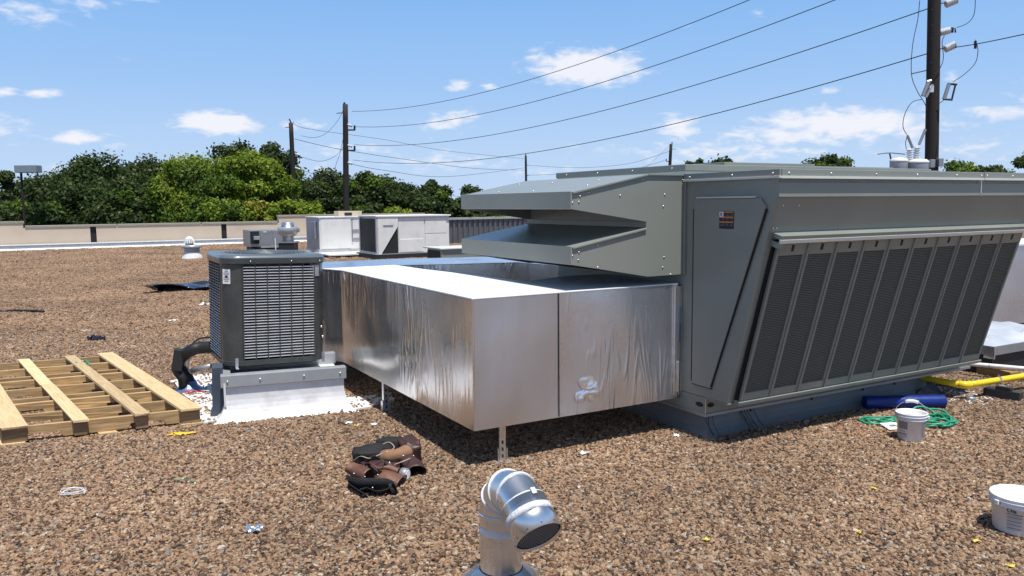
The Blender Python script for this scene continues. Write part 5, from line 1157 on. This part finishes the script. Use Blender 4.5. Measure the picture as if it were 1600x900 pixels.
MB().box(a0-.1, a1+.1, v0-.05, v0+dv+.1, 0, zb).build('curb', M['seal'], t)
MB().box(a0-.05, a1+.05, v0-.03, v0+dv+.05, zb-.03, zb+.01).build('base_rail', M['whiteshade'], t)
# white unit A (left)
v0 = 25.6
t, a0, a1, zb, zt = far_box('packaged_unit', 'boxy white unit with shade-toned grey left face and vertical piping on its door', 'air handler', v0, 479, 499, 566, 339, 391, 1.5, None, None, group='white rooftop units in the distance')
dv = 1.5
MB().box(a0+.012, a1, v0+.012, v0+dv, zb, zt-.03).build('cabinet', M['whitepaint'], t, bevel=.01)
MB().box(a0, a0+.012, v0+.03, v0+dv, zb, zt-.03).build('end_panel', M['whiteshade'], t)  # white end panel darkened, side shade put into its colour
MB().box(a0-.03, a1+.04, v0-.02, v0+dv+.03, zt-.03, zt).build('roof_panel', M['whitepaint'], t, bevel=.008)
MB().box(a0+.75, a0+1.55, v0+.3, v0+.8, zt, zt+.17).build('top_box', M['stucco'], t, bevel=.01)
MB().box(a0+.95, a0+1.2, v0+.28, v0+.3, zt+.03, zt+.12).build('top_box_slot', M['dark'], t)
MB().box(a0-.08, a0, v0+.25, v0+.6, zb+.35, zt-.15).build('switch_box', M['galv_dull'], t, bevel=.01)
MB().box(a0+.05, a0+1.05, v0-.0, v0+.012, zb+.03, zt-.06).build('access_door', M['whitepaint'], t, bevel=.005)
for x_ in (a0+1.08, a0+1.45): MB().box(x_, x_+.025, v0-.03, v0+.01, zb+.25, zt-.08).build('riser_pipe', M['galv_dull'], t)
for z_ in (zb+.62, zb+.34): MB().box(a0+1.08, a1-.05, v0-.025, v0+.01, z_, z_+.02).build('cross_pipe', M['galv_dull'], t)
g = MB(); g.tube([(a0+1.35, v0-.05, zb+.02), (a0+1.35, v0-.05, zb+.45)], .015, 6); g.build('drain_pipe', M['trim'], t)
for k in range(3): MB().box(a0+.1+.13*k, a0+.17+.13*k, v0-.012, v0, zb-.06, zb-.02).build('base_slot', M['dark'], t)
MB().box(a0-.04, a1+.05, v0-.02, v0+dv, zb-.08, zb).build('base_rail', M['whiteshade'], t)
MB().box(a0-.1, a1+.3, v0-1.3, v0+dv, zb-.12, zb-.08).build('curb_deck', M['membrane'], t)
MB().box(a0+.0, a1+.2, v0-1.2, v0+dv, 0, zb-.12).build('curb', M['seal'], t)
# grey packaged unit behind the condenser
v0 = 28.2
t, a0, a1, zb, zt = far_box('packaged_unit', 'low grey packaged unit behind the dark condenser', 'air handler', v0, 388, 390, 446, 360, 388, 1., None, None)
w = a1-a0
MB().box(a0, a1, v0+.02, v0+1.1, zb+.04, zt).build('cabinet', M['galv_dull'], t, bevel=.01)
for k in range(2): MB().box(a0+w*(.30+.34*k), a0+w*(.60+.36*k), v0, v0+.02, zb+.10, zt-.03).build('access_panel', M['galv_dull'], t, bevel=.006)
for k in range(2): MB().box(a0+w*(.38+.40*k), a0+w*(.47+.40*k), v0-.01, v0+.0, zt-.08, zt-.05).build('panel_label', M['paper'], t)
MB().box(a0+w*.02, a0+w*.26, v0-.01, v0+.02, zb+.15, zt-.04).build('coil_opening', M['dark'], t)
MB().box(a0+w*.10, a0+w*.26, v0-.10, v0-.01, zb+.28, zt-.20).build('control_box', M['capmetal'], t, bevel=.01)
MB().box(a0+w*.30, a1, v0-.02, v0+1.1, zb, zb+.07).build('base_rail', M['capmetal'], t)
MB().box(a0+.1, a1, v0+.02, v0+1.1, 0, zb).build('curb', M['seal'], t)
g = MB(); g.tube([(a0+w*.66, v0-.25, 0), (a0+w*.66, v0-.25, zb+.33)], .022, 8); g.build('vent_stub', M['white'], t)
# exhaust fan
def lathe_thing(nm, label, cat, px, ybase, Y, parts, group=None):
    p = at(px, ybase, Y); t = thing(nm, label, cat, (p.x, p.y, 0), 0, group)
    for pn, prof, mt in parts: g = MB(); g.lathe(prof, 28); g.build(pn, mt, t, smooth=True)
    return t
Y = 25.0; zz = lambda y: at(451, y, Y).z; pr = lambda w: w/2*Y/F
t = lathe_thing('exhaust_fan', 'round spun aluminium exhaust fan on a dark curb behind the condenser', 'exhaust fan', 451, 392, Y, [
    ('neck', [(pr(17), zz(379)), (pr(17), zz(368)), (pr(20), zz(368))], M['galv_dull']),
    ('bowl', [(pr(20), zz(369)), (pr(27), zz(366)), (pr(31), zz(361)), (pr(31), zz(356)), (pr(29), zz(354.5))], M['capmetal']),
    ('cap', [(pr(29), zz(354.5)), (pr(20), zz(354.3)), (pr(20), zz(349)), (pr(18), zz(347.5)), (.01, zz(347))], M['galv'])])
MB().box(-pr(24), pr(24), -pr(24), pr(24), 0, zz(378.5)).build('curb', M['seal'], t)
MB().box(-pr(28), pr(28), -pr(26), pr(26), zz(379), zz(377.3)).build('curb_cap', M['galv_dull'], t)
MB().box(pr(31), pr(36), -.05, .05, zz(363), zz(357)).build('conduit_box', M['galv_dull'], t)
# ribbed-dome vent
Y = 25.4; zz = lambda y: at(301, y, Y).z; pr = lambda w: w/2*Y/F
t = lathe_thing('roof_vent', 'small ribbed dome vent on a flared white base on the open gravel', 'roof vent', 300.5, 404, Y, [
    ('collar', [(pr(30), zz(387)), (pr(31), zz(386)), (pr(31), zz(383)), (pr(15), zz(382.5))], M['capmetal']),
    ('neck', [(pr(23), zz(394)), (pr(23), zz(387))], M['galv_dull']),
    ('flared_base', [(pr(32), 0.01), (pr(26), zz(396)), (pr(24), zz(393.5))], M['membrane'])])
g = MB(); zc = zz(380)
for k in range(16):
    a = 2*PI*k/16; g.tube([(-.07+pr(15)*math.cos(a)*math.cos(q), pr(15)*math.sin(a)*math.cos(q), zc+pr(20)*math.sin(q)) for q in (0, .4, .8, 1.2, 1.5)], .02, 4)
g.build('dome_fins', M['whitepaint'], t, kind='stuff')
g = MB(); g.sphere((-.07, 0, zc), pr(13), 14, 8); g.build('dome_core', M['galv_dull'], t, smooth=True)
# green-grey hooded box beyond the duct
v0 = 11.6; a0 = pv(690, 395, v0).dot(U); a1 = pv(745, 395, v0).dot(U)+.3; ztg = pv(690, 388, v0).z
t = uvthing('hooded_box', 'low grey green metal box with dark opening beyond the foil duct', 'vent box', a0, v0)
MB().box(a0+.03, a1, v0+.0, v0+.62, .3, ztg-.02).build('box_body', M['paint'], t, bevel=.004)
MB().box(a0-.03, a1, v0-.03, v0+.66, ztg-.02, ztg).build('box_lid', M['paint_edge'], t, bevel=.003)
MB().box(a0+.01, a0+.03, v0+.04, v0+.58, .33, ztg-.05).build('dark_opening', M['dark'], t)
MB().box(a0-.004, a0+.03, v0-.004, v0+.04, .3, ztg-.02).build('edge_post', M['paint'], t)
MB().box(a0+.1, a1, v0+.1, v0+.6, 0, .3).build('curb', M['seal'], t)

# ------------------------------------------------------------------ light pole
Y = 52; p = at(38, 340, Y)
t = thing('parking_light', 'brown shoebox parking light on a pole before the left trees', 'street lamp', (p.x, p.y, -5.2))
z1 = at(38, 270, Y).z+5.2; z2 = at(38, 258.5, Y).z+5.2
g = MB(); g.tube([(0, 0, 0), (0, 0, z1+.05)], [.10, .07], 8); g.build('pole', M['pole'], t)
hx0, hx1 = at(27, 264, Y).x-p.x, at(61, 264, Y).x-p.x
MB().box(hx0, hx1, -.35, .35, z1, z2).build('lamp_head', M['galv_dull'], t, bevel=.03)

# ------------------------------------------------------------------ utility poles and lines
def upole(px0, py0, px1, py1, Y, r_top, r_bot, label, arms=(), Yb=None):
    a = at(px0, py0, Y); b = at(px1, py1, Yb or Y); d = (a-b); k = (-5.2-b.z)/d.z; foot = b+d*k
    t = wthing('utility_pole', label, 'utility pole', foot, 'wooden utility poles')
    n = 14; pts = [foot.lerp(a, i/n) for i in range(n+1)]
    MB().tube(pts, [r_bot+(r_top-r_bot)*i/n for i in range(n+1)], 14).build('shaft', M['pole'], t, smooth=True)
    return t, a, foot
def insul(t, p, q, r_, nd=4):
    """string of sheds from p to q"""
    p, q = Vector(p), Vector(q); d = q-p; L = d.length; m3 = d.to_track_quat('Z', 'Y').to_matrix(); prof = [(.001, 0)]
    for k in range(nd):
        z0 = L*k/nd; prof += [(r_*.55, z0), (r_, z0+L/nd*.35), (r_*.95, z0+L/nd*.5), (r_*.55, z0+L/nd*.6)]
    prof.append((.001, L)); g = MB(); g.lathe(prof, 12, p, m3); return g.build('insulator', M['porcelain'], t, smooth=True)
YA, YB_, YC, YD, YE = 66, 55, 120, 98, 20.5
tA, aA, fA = upole(454.5, 192, 461, 342, YA, .17, .24, 'leftmost utility pole rising from the yellow green trees')
tB, aB, fB = upole(539.5, 163, 541, 335, YB_, .17, .24, 'utility pole behind the boxy white unit')
tC, aC, fC = upole(821.5, 243, 822, 282, YC, .16, .20, 'small distant utility pole left of the rain hood')
tD, aD, fD = upole(1048.5, 225, 1046.5, 262, YD, .18, .22, 'distant utility pole just above the rooftop unit')
eT = at(1461, -75, YE)
tE_, aE, fE = upole(1461, -75, 1455.5, 262, YE, .150, .178, 'near dark utility pole with insulators and cutouts above the unit')
def barm(t, Y, x0_, y0_, x1_, y1_, r_=.05, mt=M['iron'], nm='crossarm_bracket'): MB().tube([at(x0_, y0_, Y), at(x1_, y1_, Y)], r_, 6).build(nm, mt, t)
MB().tube([at(537, 165, YB_), at(538.5, 160, YB_)], .07, 6).build('pole_top_pin', M['iron'], tB)
for y_ in (195, 227, 254): 
    insul(tB, at(543, y_, YB_), at(551, y_+2, YB_), .11, 3)
    if y_ < 250: barm(tB, YB_, 543, y_+8, 554, y_+8, .06); barm(tB, YB_, 554, y_+9, 554, y_+1, .07)
MB().tube([at(526, 177, YB_), at(540, 176, YB_)], .03, 5).build('bracket_arm', M['iron'], tB)
barm(tA, YA, 455, 192, 452, 186, .06); barm(tA, YA, 446, 199, 456, 199, .03)
for y_ in (240, 262): insul(tA, at(461, y_, YA), at(470, y_+3, YA), .10, 3)
barm(tC, YC, 823, 258, 826, 258, .05); barm(tC, YC, 823, 274, 826, 274, .05); barm(tC, YC, 821.5, 243, 821.5, 240, .08)
barm(tD, YD, 1050, 222, 1050, 228, .06); barm(tD, YD, 1041, 252, 1047, 252, .06); barm(tD, YD, 1041, 248, 1041, 252, .06); barm(tD, YD, 1050, 233, 1058, 233, .03)
# big pole hardware
for (x0_, y0_, x1_, y1_) in ((1466, 6, 1478, 3.5), (1467, 77, 1477, 74)):
    barm(tE_, YE, x0_, y0_, x1_, y1_, .018)
insul(tE_, at(1477, 7, YE), at(1496, -1, YE), .10, 5); insul(tE_, at(1476, 77, YE), at(1493, 69, YE), .10, 5)
insul(tE_, at(1465, 52, YE), at(1485, 47, YE), .09, 6)
g = MB(); g.tube([at(1485, 47, YE), at(1492, 44, YE), at(1493, 51, YE)], .02, 6); g.tube([at(1488, 43, YE), at(1488, 51, YE)], .03, 6); g.build('line_clamp', M['iron'], tE_)
# fused cutouts
def cutout(x, y, s=1.):
    c = lambda dx, dy: at(x+dx*s, y+dy*s, YE-.25)
    cto = MB().tube([c(-4, 12), c(4, -12)], .045*s, 10).build('fused_cutout', M['galv_dull'], tE_)
    g = MB(); g.tube([c(8, 13), c(14, -11)], .022*s, 6); g.tube([c(2, -12), c(16, -11)], .028*s, 6); g.tube([c(-5, 12), c(9, 13)], .026*s, 6); g.build('fuse_tube', M['iron'], cto)
cutout(1479, 143); 
g = MB(); g.tube([at(1442, 150, YE-.25), at(1451, 128, YE-.25)], .05, 10); g.tube([at(1447, 152, YE-.25), at(1457, 132, YE-.25)], .035, 8); g.tube([at(1448, 128, YE-.25), at(1455, 126, YE-.25)], .04, 6); g.build('fused_cutout', M['galv_dull'], tE_)
MB().obox(at(1455, 139, YE-.25), .10, .06, .16).build('cutout_bracket', M['porcelain'], tE_)
MB().tube([at(1425, 115, YE), at(1452, 109, YE)], .016, 6).build('standoff_arm', M['iron'], tE_)
g = MB()
for P_ in ([(1437, 0), (1434, 30), (1426, 70), (1424, 115), (1432, 140), (1441, 155)], [(1441, 155), (1425, 160), (1414, 178), (1411, 198), (1418, 212)], [(1441, 155), (1446, 164), (1449, 172)],
           [(1524, 62), (1528, 78), (1524, 98), (1508, 115), (1489, 128)], [(1524, -2), (1522, 22), (1512, 36), (1495, 43)], [(1476, 55), (1472, 66), (1474, 90), (1469, 106), (1460, 116)], [(1474, 157), (1466, 163)], [(1418, 212), (1415, 222), (1416, 233)]):
    g.tube(spline([at(x_, y_, YE-.2) for x_, y_ in P_], 5), .009, 5)
g.build('jumper_wires', M['wire'], tE_, smooth=True)
MB().tube([at(1418, 212, YE-.2), at(1426, 231, YE-.2)], .035, 8).build('surge_arrester', M['galv_dull'], tE_)
MB().tube([at(1446, 202, YE-.2), at(1436, 226, YE-.2)], .035, 8).build('surge_arrester', M['galv_dull'], tE_)
for (x0_, y0_, w_) in ((1466, 254, 7), (1453, 256, 8)): MB().obox(at(x0_, y0_, YE-.15), .12, .3, .2).build('mounting_bracket', M['galv_dull'], tE_, bevel=.01)
for y_ in (15, 40, 60, 98, 132): MB().obox(at(1456.5 if y_ < 90 else 1455, y_, YE-.17), .04, .03, .035).build('bolt_head', M['iron'], tE_)
# transformers
def transformer(px, w, ytop, ybot, label, lid):
    p = at(px, ybot, YE-.45); p1 = at(px, ytop, YE-.45); rr_ = w/2*(YE-.45)/F
    t = wthing('transformer', label, 'transformer', Vector((p.x, p.y, p.z-.6)), 'pole transformers')
    g = MB(); g.lathe([(.001, -.6), (rr_, -.6), (rr_, p1.z-p.z-.06)], 24, p); g.build('tank', M['tank'], t, smooth=True)
    g = MB(); g.lathe([(rr_*1.04, p1.z-p.z-.07), (rr_*1.05, p1.z-p.z-.04), (rr_*.8, p1.z-p.z+.01), (.001, p1.z-p.z+.035)], 24, p); g.build('lid', M['whitepaint'], t, smooth=True)
    return t
t1 = transformer(1404, 26, 248, 264, 'left pole transformer with white lid and two thin arms', 1)
t2 = transformer(1434, 30, 250, 266, 'right pole transformer with white lid beside the dark pole', 1)
insul(t1, at(1421, 253, YE-.4), at(1421, 232, YE-.4), .085, 6); insul(t2, at(1431, 250, YE-.4), at(1433, 229, YE-.4), .085, 6)
g = MB(); g.tube(spline([at(1371, 241, YE-.4), at(1390, 239, YE-.4), at(1414, 241, YE-.4)]), .012, 5); g.tube([at(1390, 240, YE-.4), at(1393, 253, YE-.4)], .02, 5); g.build('bushing_arm', M['iron'], t1)

def wire(P_, label, r_=.010, n=6, name='power_line', grp='overhead power lines'):
    g = MB(); g.tube(spline(P_, n), r_, 4, False); c = P_[len(P_)//2]; return single(name, g, M['wire'], label, 'wire', c, grp, smooth=True)
def span(A_, B_, sag, label, r_=.012):
    A_, B_ = Vector(A_), Vector(B_); P_ = []
    for k in range(25):
        t = k/24; p = A_.lerp(B_, t); p.z -= 4*sag*t*(1-t); P_.append(p)
    return wire(P_, label, r_, 2)
LEa = at(1465, 79, YE); LEb = at(1466, 8, YE)
span(at(550, 174, YB_), at(1460, -125, YE), 1.15, 'highest power line climbing to the top right', .013)
span(at(553, 198, YB_), at(1460, -62, YE), 1.15, 'second highest power line between the two poles', .013)
span(at(553, 226, YB_), LEb, 1.1, 'third power line meeting the near pole at its top', .013)
span(at(552, 250, YB_), LEa, 1.15, 'lowest power line meeting the near pole below the insulators', .013)
wire([at(1492, 74, YE), at(1524, 69, YE-1), at(1560, 62, YE-2.5), at(1640, 45, YE-5)], 'power line leaving the near pole to the right edge', .011)
g = MB(); g.tube([at(1524, 64, YE-1), at(1524, 76, YE-1)], .03, 6); single('wire_clamp', g, M['iron'], 'small clamp on the power line right of the near pole', 'clamp', at(1524, 70, YE-1))
wire([at(458, 190, YA), at(480, 201, 70), at(600, 218, 84), at(700, 236, 95), at(821, 248, YC)], 'thin line from the leftmost pole top passing behind', .016)
wire([at(460, 217, YA), at(530, 233, 72), at(640, 250, 85), at(740, 263, 100), at(821, 266, YC)], 'thin line leaving the leftmost pole at mid height', .020)
wire([at(462, 240, YA), at(478, 268, 68), at(560, 285, 80), at(680, 303, 95), at(760, 311, 110)], 'sloping line from the leftmost pole down across the trees', .020)
wire([at(539, 162, YB_), at(530, 185, 56), at(510, 208, 58), at(490, 215, 62), at(470, 212, YA)], 'looping wire between the two left pole tops', .014)
wire([at(539, 225, YB_), at(525, 243, 58), at(500, 252, 62), at(470, 245, YA)], 'lower looping wire between the two left poles', .014)
wire([at(540, 254, YB_), at(600, 266, 70), at(700, 276, 90), at(822, 262, YC)], 'faint line from the middle pole to the far pole', .018)
wire([at(822, 258, YC), at(900, 262, 115), at(980, 256, 108), at(1047, 236, YD)], 'upper line between the two far poles', .018)
wire([at(822, 274, YC), at(900, 271, 115), at(980, 266, 108), at(1041, 250, YD)], 'lower line between the two far poles', .018)
wire([at(1049, 225, YD), at(1020, 252, 90), at(1000, 268, 85)], 'guy wire sloping left from the far right pole', .016)
wire([at(538, 208, YB_), at(531, 240, YB_), at(524, 262, YB_), at(520, 300, YB_)], 'guy wire dropping left of the middle pole', .013)
wire([at(455, 250, YA), at(430, 290, 60), at(405, 335, 56)], 'guy wire sloping left through the yellow tree', .014)

# ------------------------------------------------------------------ trees
def crown_mesh(seed, rx_, rz_, leaves, lsize, mt, mt2=None, ry_=None, frac2=.0, clump=.26):
    r_ = np.random.default_rng(seed); ry_ = ry_ or rx_
    nc = max(24, int(80*min(1.8, rx_/4)))
    d = r_.normal(size=(nc, 3)); d /= np.linalg.norm(d, axis=1)[:, None]
    rad = r_.uniform(.35, 1.0, nc)**.5
    c = d*rad[:, None]*np.array([rx_, ry_, rz_])*(1-clump*.7); c[:, 2] = np.where(c[:, 2] < -.6*rz_, -.6*rz_+r_.normal(0, .1, nc), c[:, 2])
    cs = r_.uniform(.55, 1.25, nc)*clump*min(rx_, rz_*1.2)
    tone_c = r_.uniform(0, 1, nc)
    w = cs**2; w /= w.sum(); ci = r_.choice(nc, leaves, p=w)
    dd = r_.normal(size=(leaves, 3)); dd /= np.linalg.norm(dd, axis=1)[:, None]
    rr_ = cs[ci]*(r_.uniform(.25, 1.0, leaves)**.45)*(1+.22*r_.normal(size=leaves))
    p = c[ci]+dd*rr_[:, None]*np.array([1.15, 1.15, .85])
    # facing: outward-ish with scatter, cheap quads
    nrm = dd*.8+r_.normal(size=(leaves, 3))*.6+np.array([0, 0, .35]); nrm /= np.linalg.norm(nrm, axis=1)[:, None]
    t = np.cross(nrm, r_.normal(size=(leaves, 3))); t /= np.linalg.norm(t, axis=1)[:, None]; b = np.cross(nrm, t)
    s = lsize*r_.uniform(.6, 1.3, leaves)[:, None]
    vs = np.stack([p-t*s-b*s*.25, p+b*s*.55-t*s*.1, p+t*s+b*s*.1, p-b*s*.6+t*s*.15], 1).reshape(-1, 3)
    me = bpy.data.meshes.new('crown'); n = leaves
    me.vertices.add(n*4); me.vertices.foreach_set('co', vs.ravel().astype(np.float32))
    me.loops.add(n*4); me.loops.foreach_set('vertex_index', np.arange(n*4, dtype=np.int32))
    me.polygons.add(n); me.polygons.foreach_set('loop_start', np.arange(0, n*4, 4, dtype=np.int32)); me.polygons.foreach_set('loop_total', np.full(n, 4, dtype=np.int32))
    me.materials.append(mt); 
    if mt2:
        me.materials.append(mt2); nc2 = r_.random(nc) < frac2; me.polygons.foreach_set('material_index', nc2[ci].astype(np.int32))
    at_ = me.attributes.new('tone', 'FLOAT', 'FACE'); tn = np.clip(.55*tone_c[ci]+.45*r_.random(n), 0, 1); at_.data.foreach_set('value', tn.astype(np.float32))
    me.update(); return me
CR = {}
def tree(px, wpx, ytop, Y, kind, label, seed, squash=1., depth=None, leaves=15000, base=-5.2, mt2=None, frac2=0.):
    top = at(px, ytop, Y); rx_ = wpx/2*Y/F; hgt = top.z-base; rz_ = hgt*.44*squash
    t = thing('tree', label, 'tree', (top.x, top.y, base), 0, 'trees beyond the roof')
    zc = hgt-rz_*.97
    me = crown_mesh(seed, rx_, rz_, leaves, .152*(Y/65)**.8, M[kind], M[mt2] if mt2 else None, frac2=frac2)
    o = bpy.data.objects.new('crown', me); COL.objects.link(o); o.parent = t; o.location = (0, 0, zc)
    r_ = random.Random(seed); g = MB(); tr_ = .22+.03*rx_
    g.tube([(0, 0, 0), (r_.uniform(-.2, .2), 0, zc*.35), (r_.uniform(-.3, .3), .1, zc*.7), (0, 0, zc*1.05)], [tr_, tr_*.8, tr_*.6, tr_*.35], 9); 
    tk = g.build('trunk', M['bark'], t, smooth=True)
    for k in range(6):
        a = k*PI/3+r_.uniform(-.3, .3); q0 = Vector((0, 0, zc*(.35+.08*k))); q2 = Vector((math.cos(a)*rx_*.7, math.sin(a)*rx_*.7, zc+rz_*r_.uniform(-.2, .6)))
        q1 = q0.lerp(q2, .5)+Vector((0, 0, -.3)); g = MB(); g.tube([q0, q1, q2], [tr_*.45, tr_*.3, tr_*.08], 6); g.build('limb', M['bark'], t, smooth=True)
    return t
T = [ # px, width, top, depth, kind, label, leaves, squash
 (-6, 52, 240, 60, 'leaf_dark', 'dark tree cut by the left edge of the photo', 9000, .8),
 (62, 150, 268, 70, 'leaf_dark', 'dark round tree behind the shoebox parking light', 17000, 1.),
 (20, 120, 296, 56, 'leaf_dark', 'low dark tree at the far left behind the parapet', 12000, 1.),
 (145, 175, 240, 66, 'leaf_dark', 'broad dark live oak left of centre of the left grove', 24000, 1.),
 (120, 150, 288, 56, 'leaf_dark', 'lower dark oak in front of the broad live oak', 15000, 1.),
 (215, 150, 238, 70, 'leaf_dark', 'dark oak just left of the bright green tree', 21000, 1.),
 (205, 120, 296, 57, 'leaf_dark', 'low dark bush-like tree left of the bright green tree', 12000, 1.),
 (375, 120, 212, 78, 'leaf_dark', 'dark tree top showing above the bright green tree', 12000, .9),
 (425, 90, 218, 80, 'leaf_dark', 'thin dark tree behind the leftmost utility pole', 8000, .8),
 (305, 165, 226, 58, 'leaf_mid', 'large bright green tree in the middle of the left grove', 30000, 1.),
 (345, 130, 262, 54, 'leaf_mid', 'rounded mid green tree in front of the large bright one', 17000, 1.),
 (380, 104, 208, 57, 'leaf_yellow', 'yellow green tree top left of the leftmost pole', 11000, .8),
 (416, 104, 228, 57, 'leaf_yellow', 'tall yellow green tree beside the leftmost pole', 17000, 1.),
 (400, 52, 290, 54, 'leaf_gold', 'small golden leaved tree below the yellow green tree', 4200, .9),
 (468, 86, 295, 56, 'leaf_yellow', 'low bright yellow green tree right of the leftmost pole', 12000, .9),
 (428, 66, 306, 53, 'leaf_yellow', 'small bright green tree in front of the leftmost pole', 9000, .9),
 (510, 120, 256, 76, 'leaf_dark', 'dark tree behind the gap between the two left poles', 15000, 1.),
 (575, 120, 254, 74, 'leaf_dark', 'dark oak just right of the middle utility pole', 17000, 1.),
 (628, 105, 272, 72, 'leaf_dark', 'dark oak above the nearer white unit', 14000, 1.),
 (560, 90, 300, 62, 'leaf_dark', 'lower dark tree behind the boxy white unit', 9500, 1.),
 (615, 80, 312, 60, 'leaf_mid', 'mid green low tree above the nearer white unit', 8000, .9),
 (678, 66, 274, 76, 'leaf_dark', 'dark open crowned tree right of the white units', 8000, .9),
 (665, 72, 302, 66, 'leaf_dark', 'low dark tree over the right end of the white unit', 7500, 1.),
 (738, 72, 284, 78, 'leaf_dark', 'dark open tree just left of the rain hood', 7000, .95),
 (715, 50, 302, 74, 'leaf_dark', 'small dark tree in the dip left of the rain hood', 4500, .9),
 (770, 90, 322, 66, 'leaf_dark', 'low dark tree seen between the hood openings', 9000, 1.),
 (800, 80, 326, 60, 'leaf_mid', 'low green bush seen through the rain hood gap', 7000, 1.),
 (1088, 40, 244, 120, 'leaf_dark', 'tiny distant tree top left over the rooftop unit', 3000, .5),
 (1126, 70, 236, 115, 'leaf_dark', 'small pointed distant tree top over the rooftop unit', 4500, .6),
 (1238, 44, 252, 120, 'leaf_dark', 'tiny tree sliver over the middle of the unit roof', 2500, .5),
 (1295, 84, 240, 110, 'leaf_dark', 'round distant tree top over the unit roof left of the transformers', 6500, .6),
 (1506, 84, 247, 90, 'leaf_mid', 'green distant tree just right of the near pole', 6500, .7),
 (1540, 56, 246, 90, 'leaf_dark', 'small dark tree near the right end of the unit roof', 5000, .7),
 (1612, 74, 228, 62, 'leaf_dark', 'dark tree cut by the right edge of the photo', 11000, .8),
 (1575, 70, 256, 80, 'leaf_dark', 'low dark tree at the far right behind the unit roof', 4500, .7),
]
for i, (px, w_, yt, Y, kd, lb_, lv, sq) in enumerate(T):
    tree(px, w_, yt, Y, kd, lb_, 100+i, sq, leaves=int(lv*1.95), mt2={'leaf_mid': 'leaf_yellow', 'leaf_dark': 'leaf_mid'}.get(kd), frac2={'leaf_mid': .28, 'leaf_yellow': .05, 'leaf_dark': .10}.get(kd, 0))
# far wood line closing the horizon behind the roof
def woods():
    n = 60000; r_ = np.random.default_rng(5)
    ang = r_.uniform(-1.0, 1.0, n); dist = r_.uniform(120, 175, n); x_ = np.tan(ang*.72)*dist; y_ = dist
    top = 6.0+1.6*np.sin(x_*.09)+1.1*np.sin(x_*.23+1)+.6*np.sin(x_*.61)
    z_ = -5+(top-1.5)*r_.uniform(0, 1, n)**.7
    p = np.stack([x_, y_, z_], 1); s = r_.uniform(.4, .9, n)[:, None]
    t = r_.normal(size=(n, 3)); t /= np.linalg.norm(t, axis=1)[:, None]; b = np.cross(t, r_.normal(size=(n, 3))); b /= np.linalg.norm(b, axis=1)[:, None]
    vs = np.stack([p-t*s, p+b*s*.6, p+t*s, p-b*s*.6], 1).reshape(-1, 3)
    me = bpy.data.meshes.new('woodland'); me.vertices.add(n*4); me.vertices.foreach_set('co', vs.ravel().astype(np.float32)); me.loops.add(n*4); me.loops.foreach_set('vertex_index', np.arange(n*4, dtype=np.int32))
    me.polygons.add(n); me.polygons.foreach_set('loop_start', np.arange(0, n*4, 4, dtype=np.int32)); me.polygons.foreach_set('loop_total', np.full(n, 4, dtype=np.int32)); me.materials.append(M['leaf_dark'])
    a_ = me.attributes.new('tone', 'FLOAT', 'FACE'); a_.data.foreach_set('value', r_.random(n).astype(np.float32)); me.update()
    o = bpy.data.objects.new('woodland', me); COL.objects.link(o); tag(o, 'dark far wood line that closes the horizon behind all the trees', 'woods'); o['kind'] = 'stuff'
woods()
S.cycles.max_bounces = 8; S.cycles.diffuse_bounces = 3; S.cycles.glossy_bounces = 4
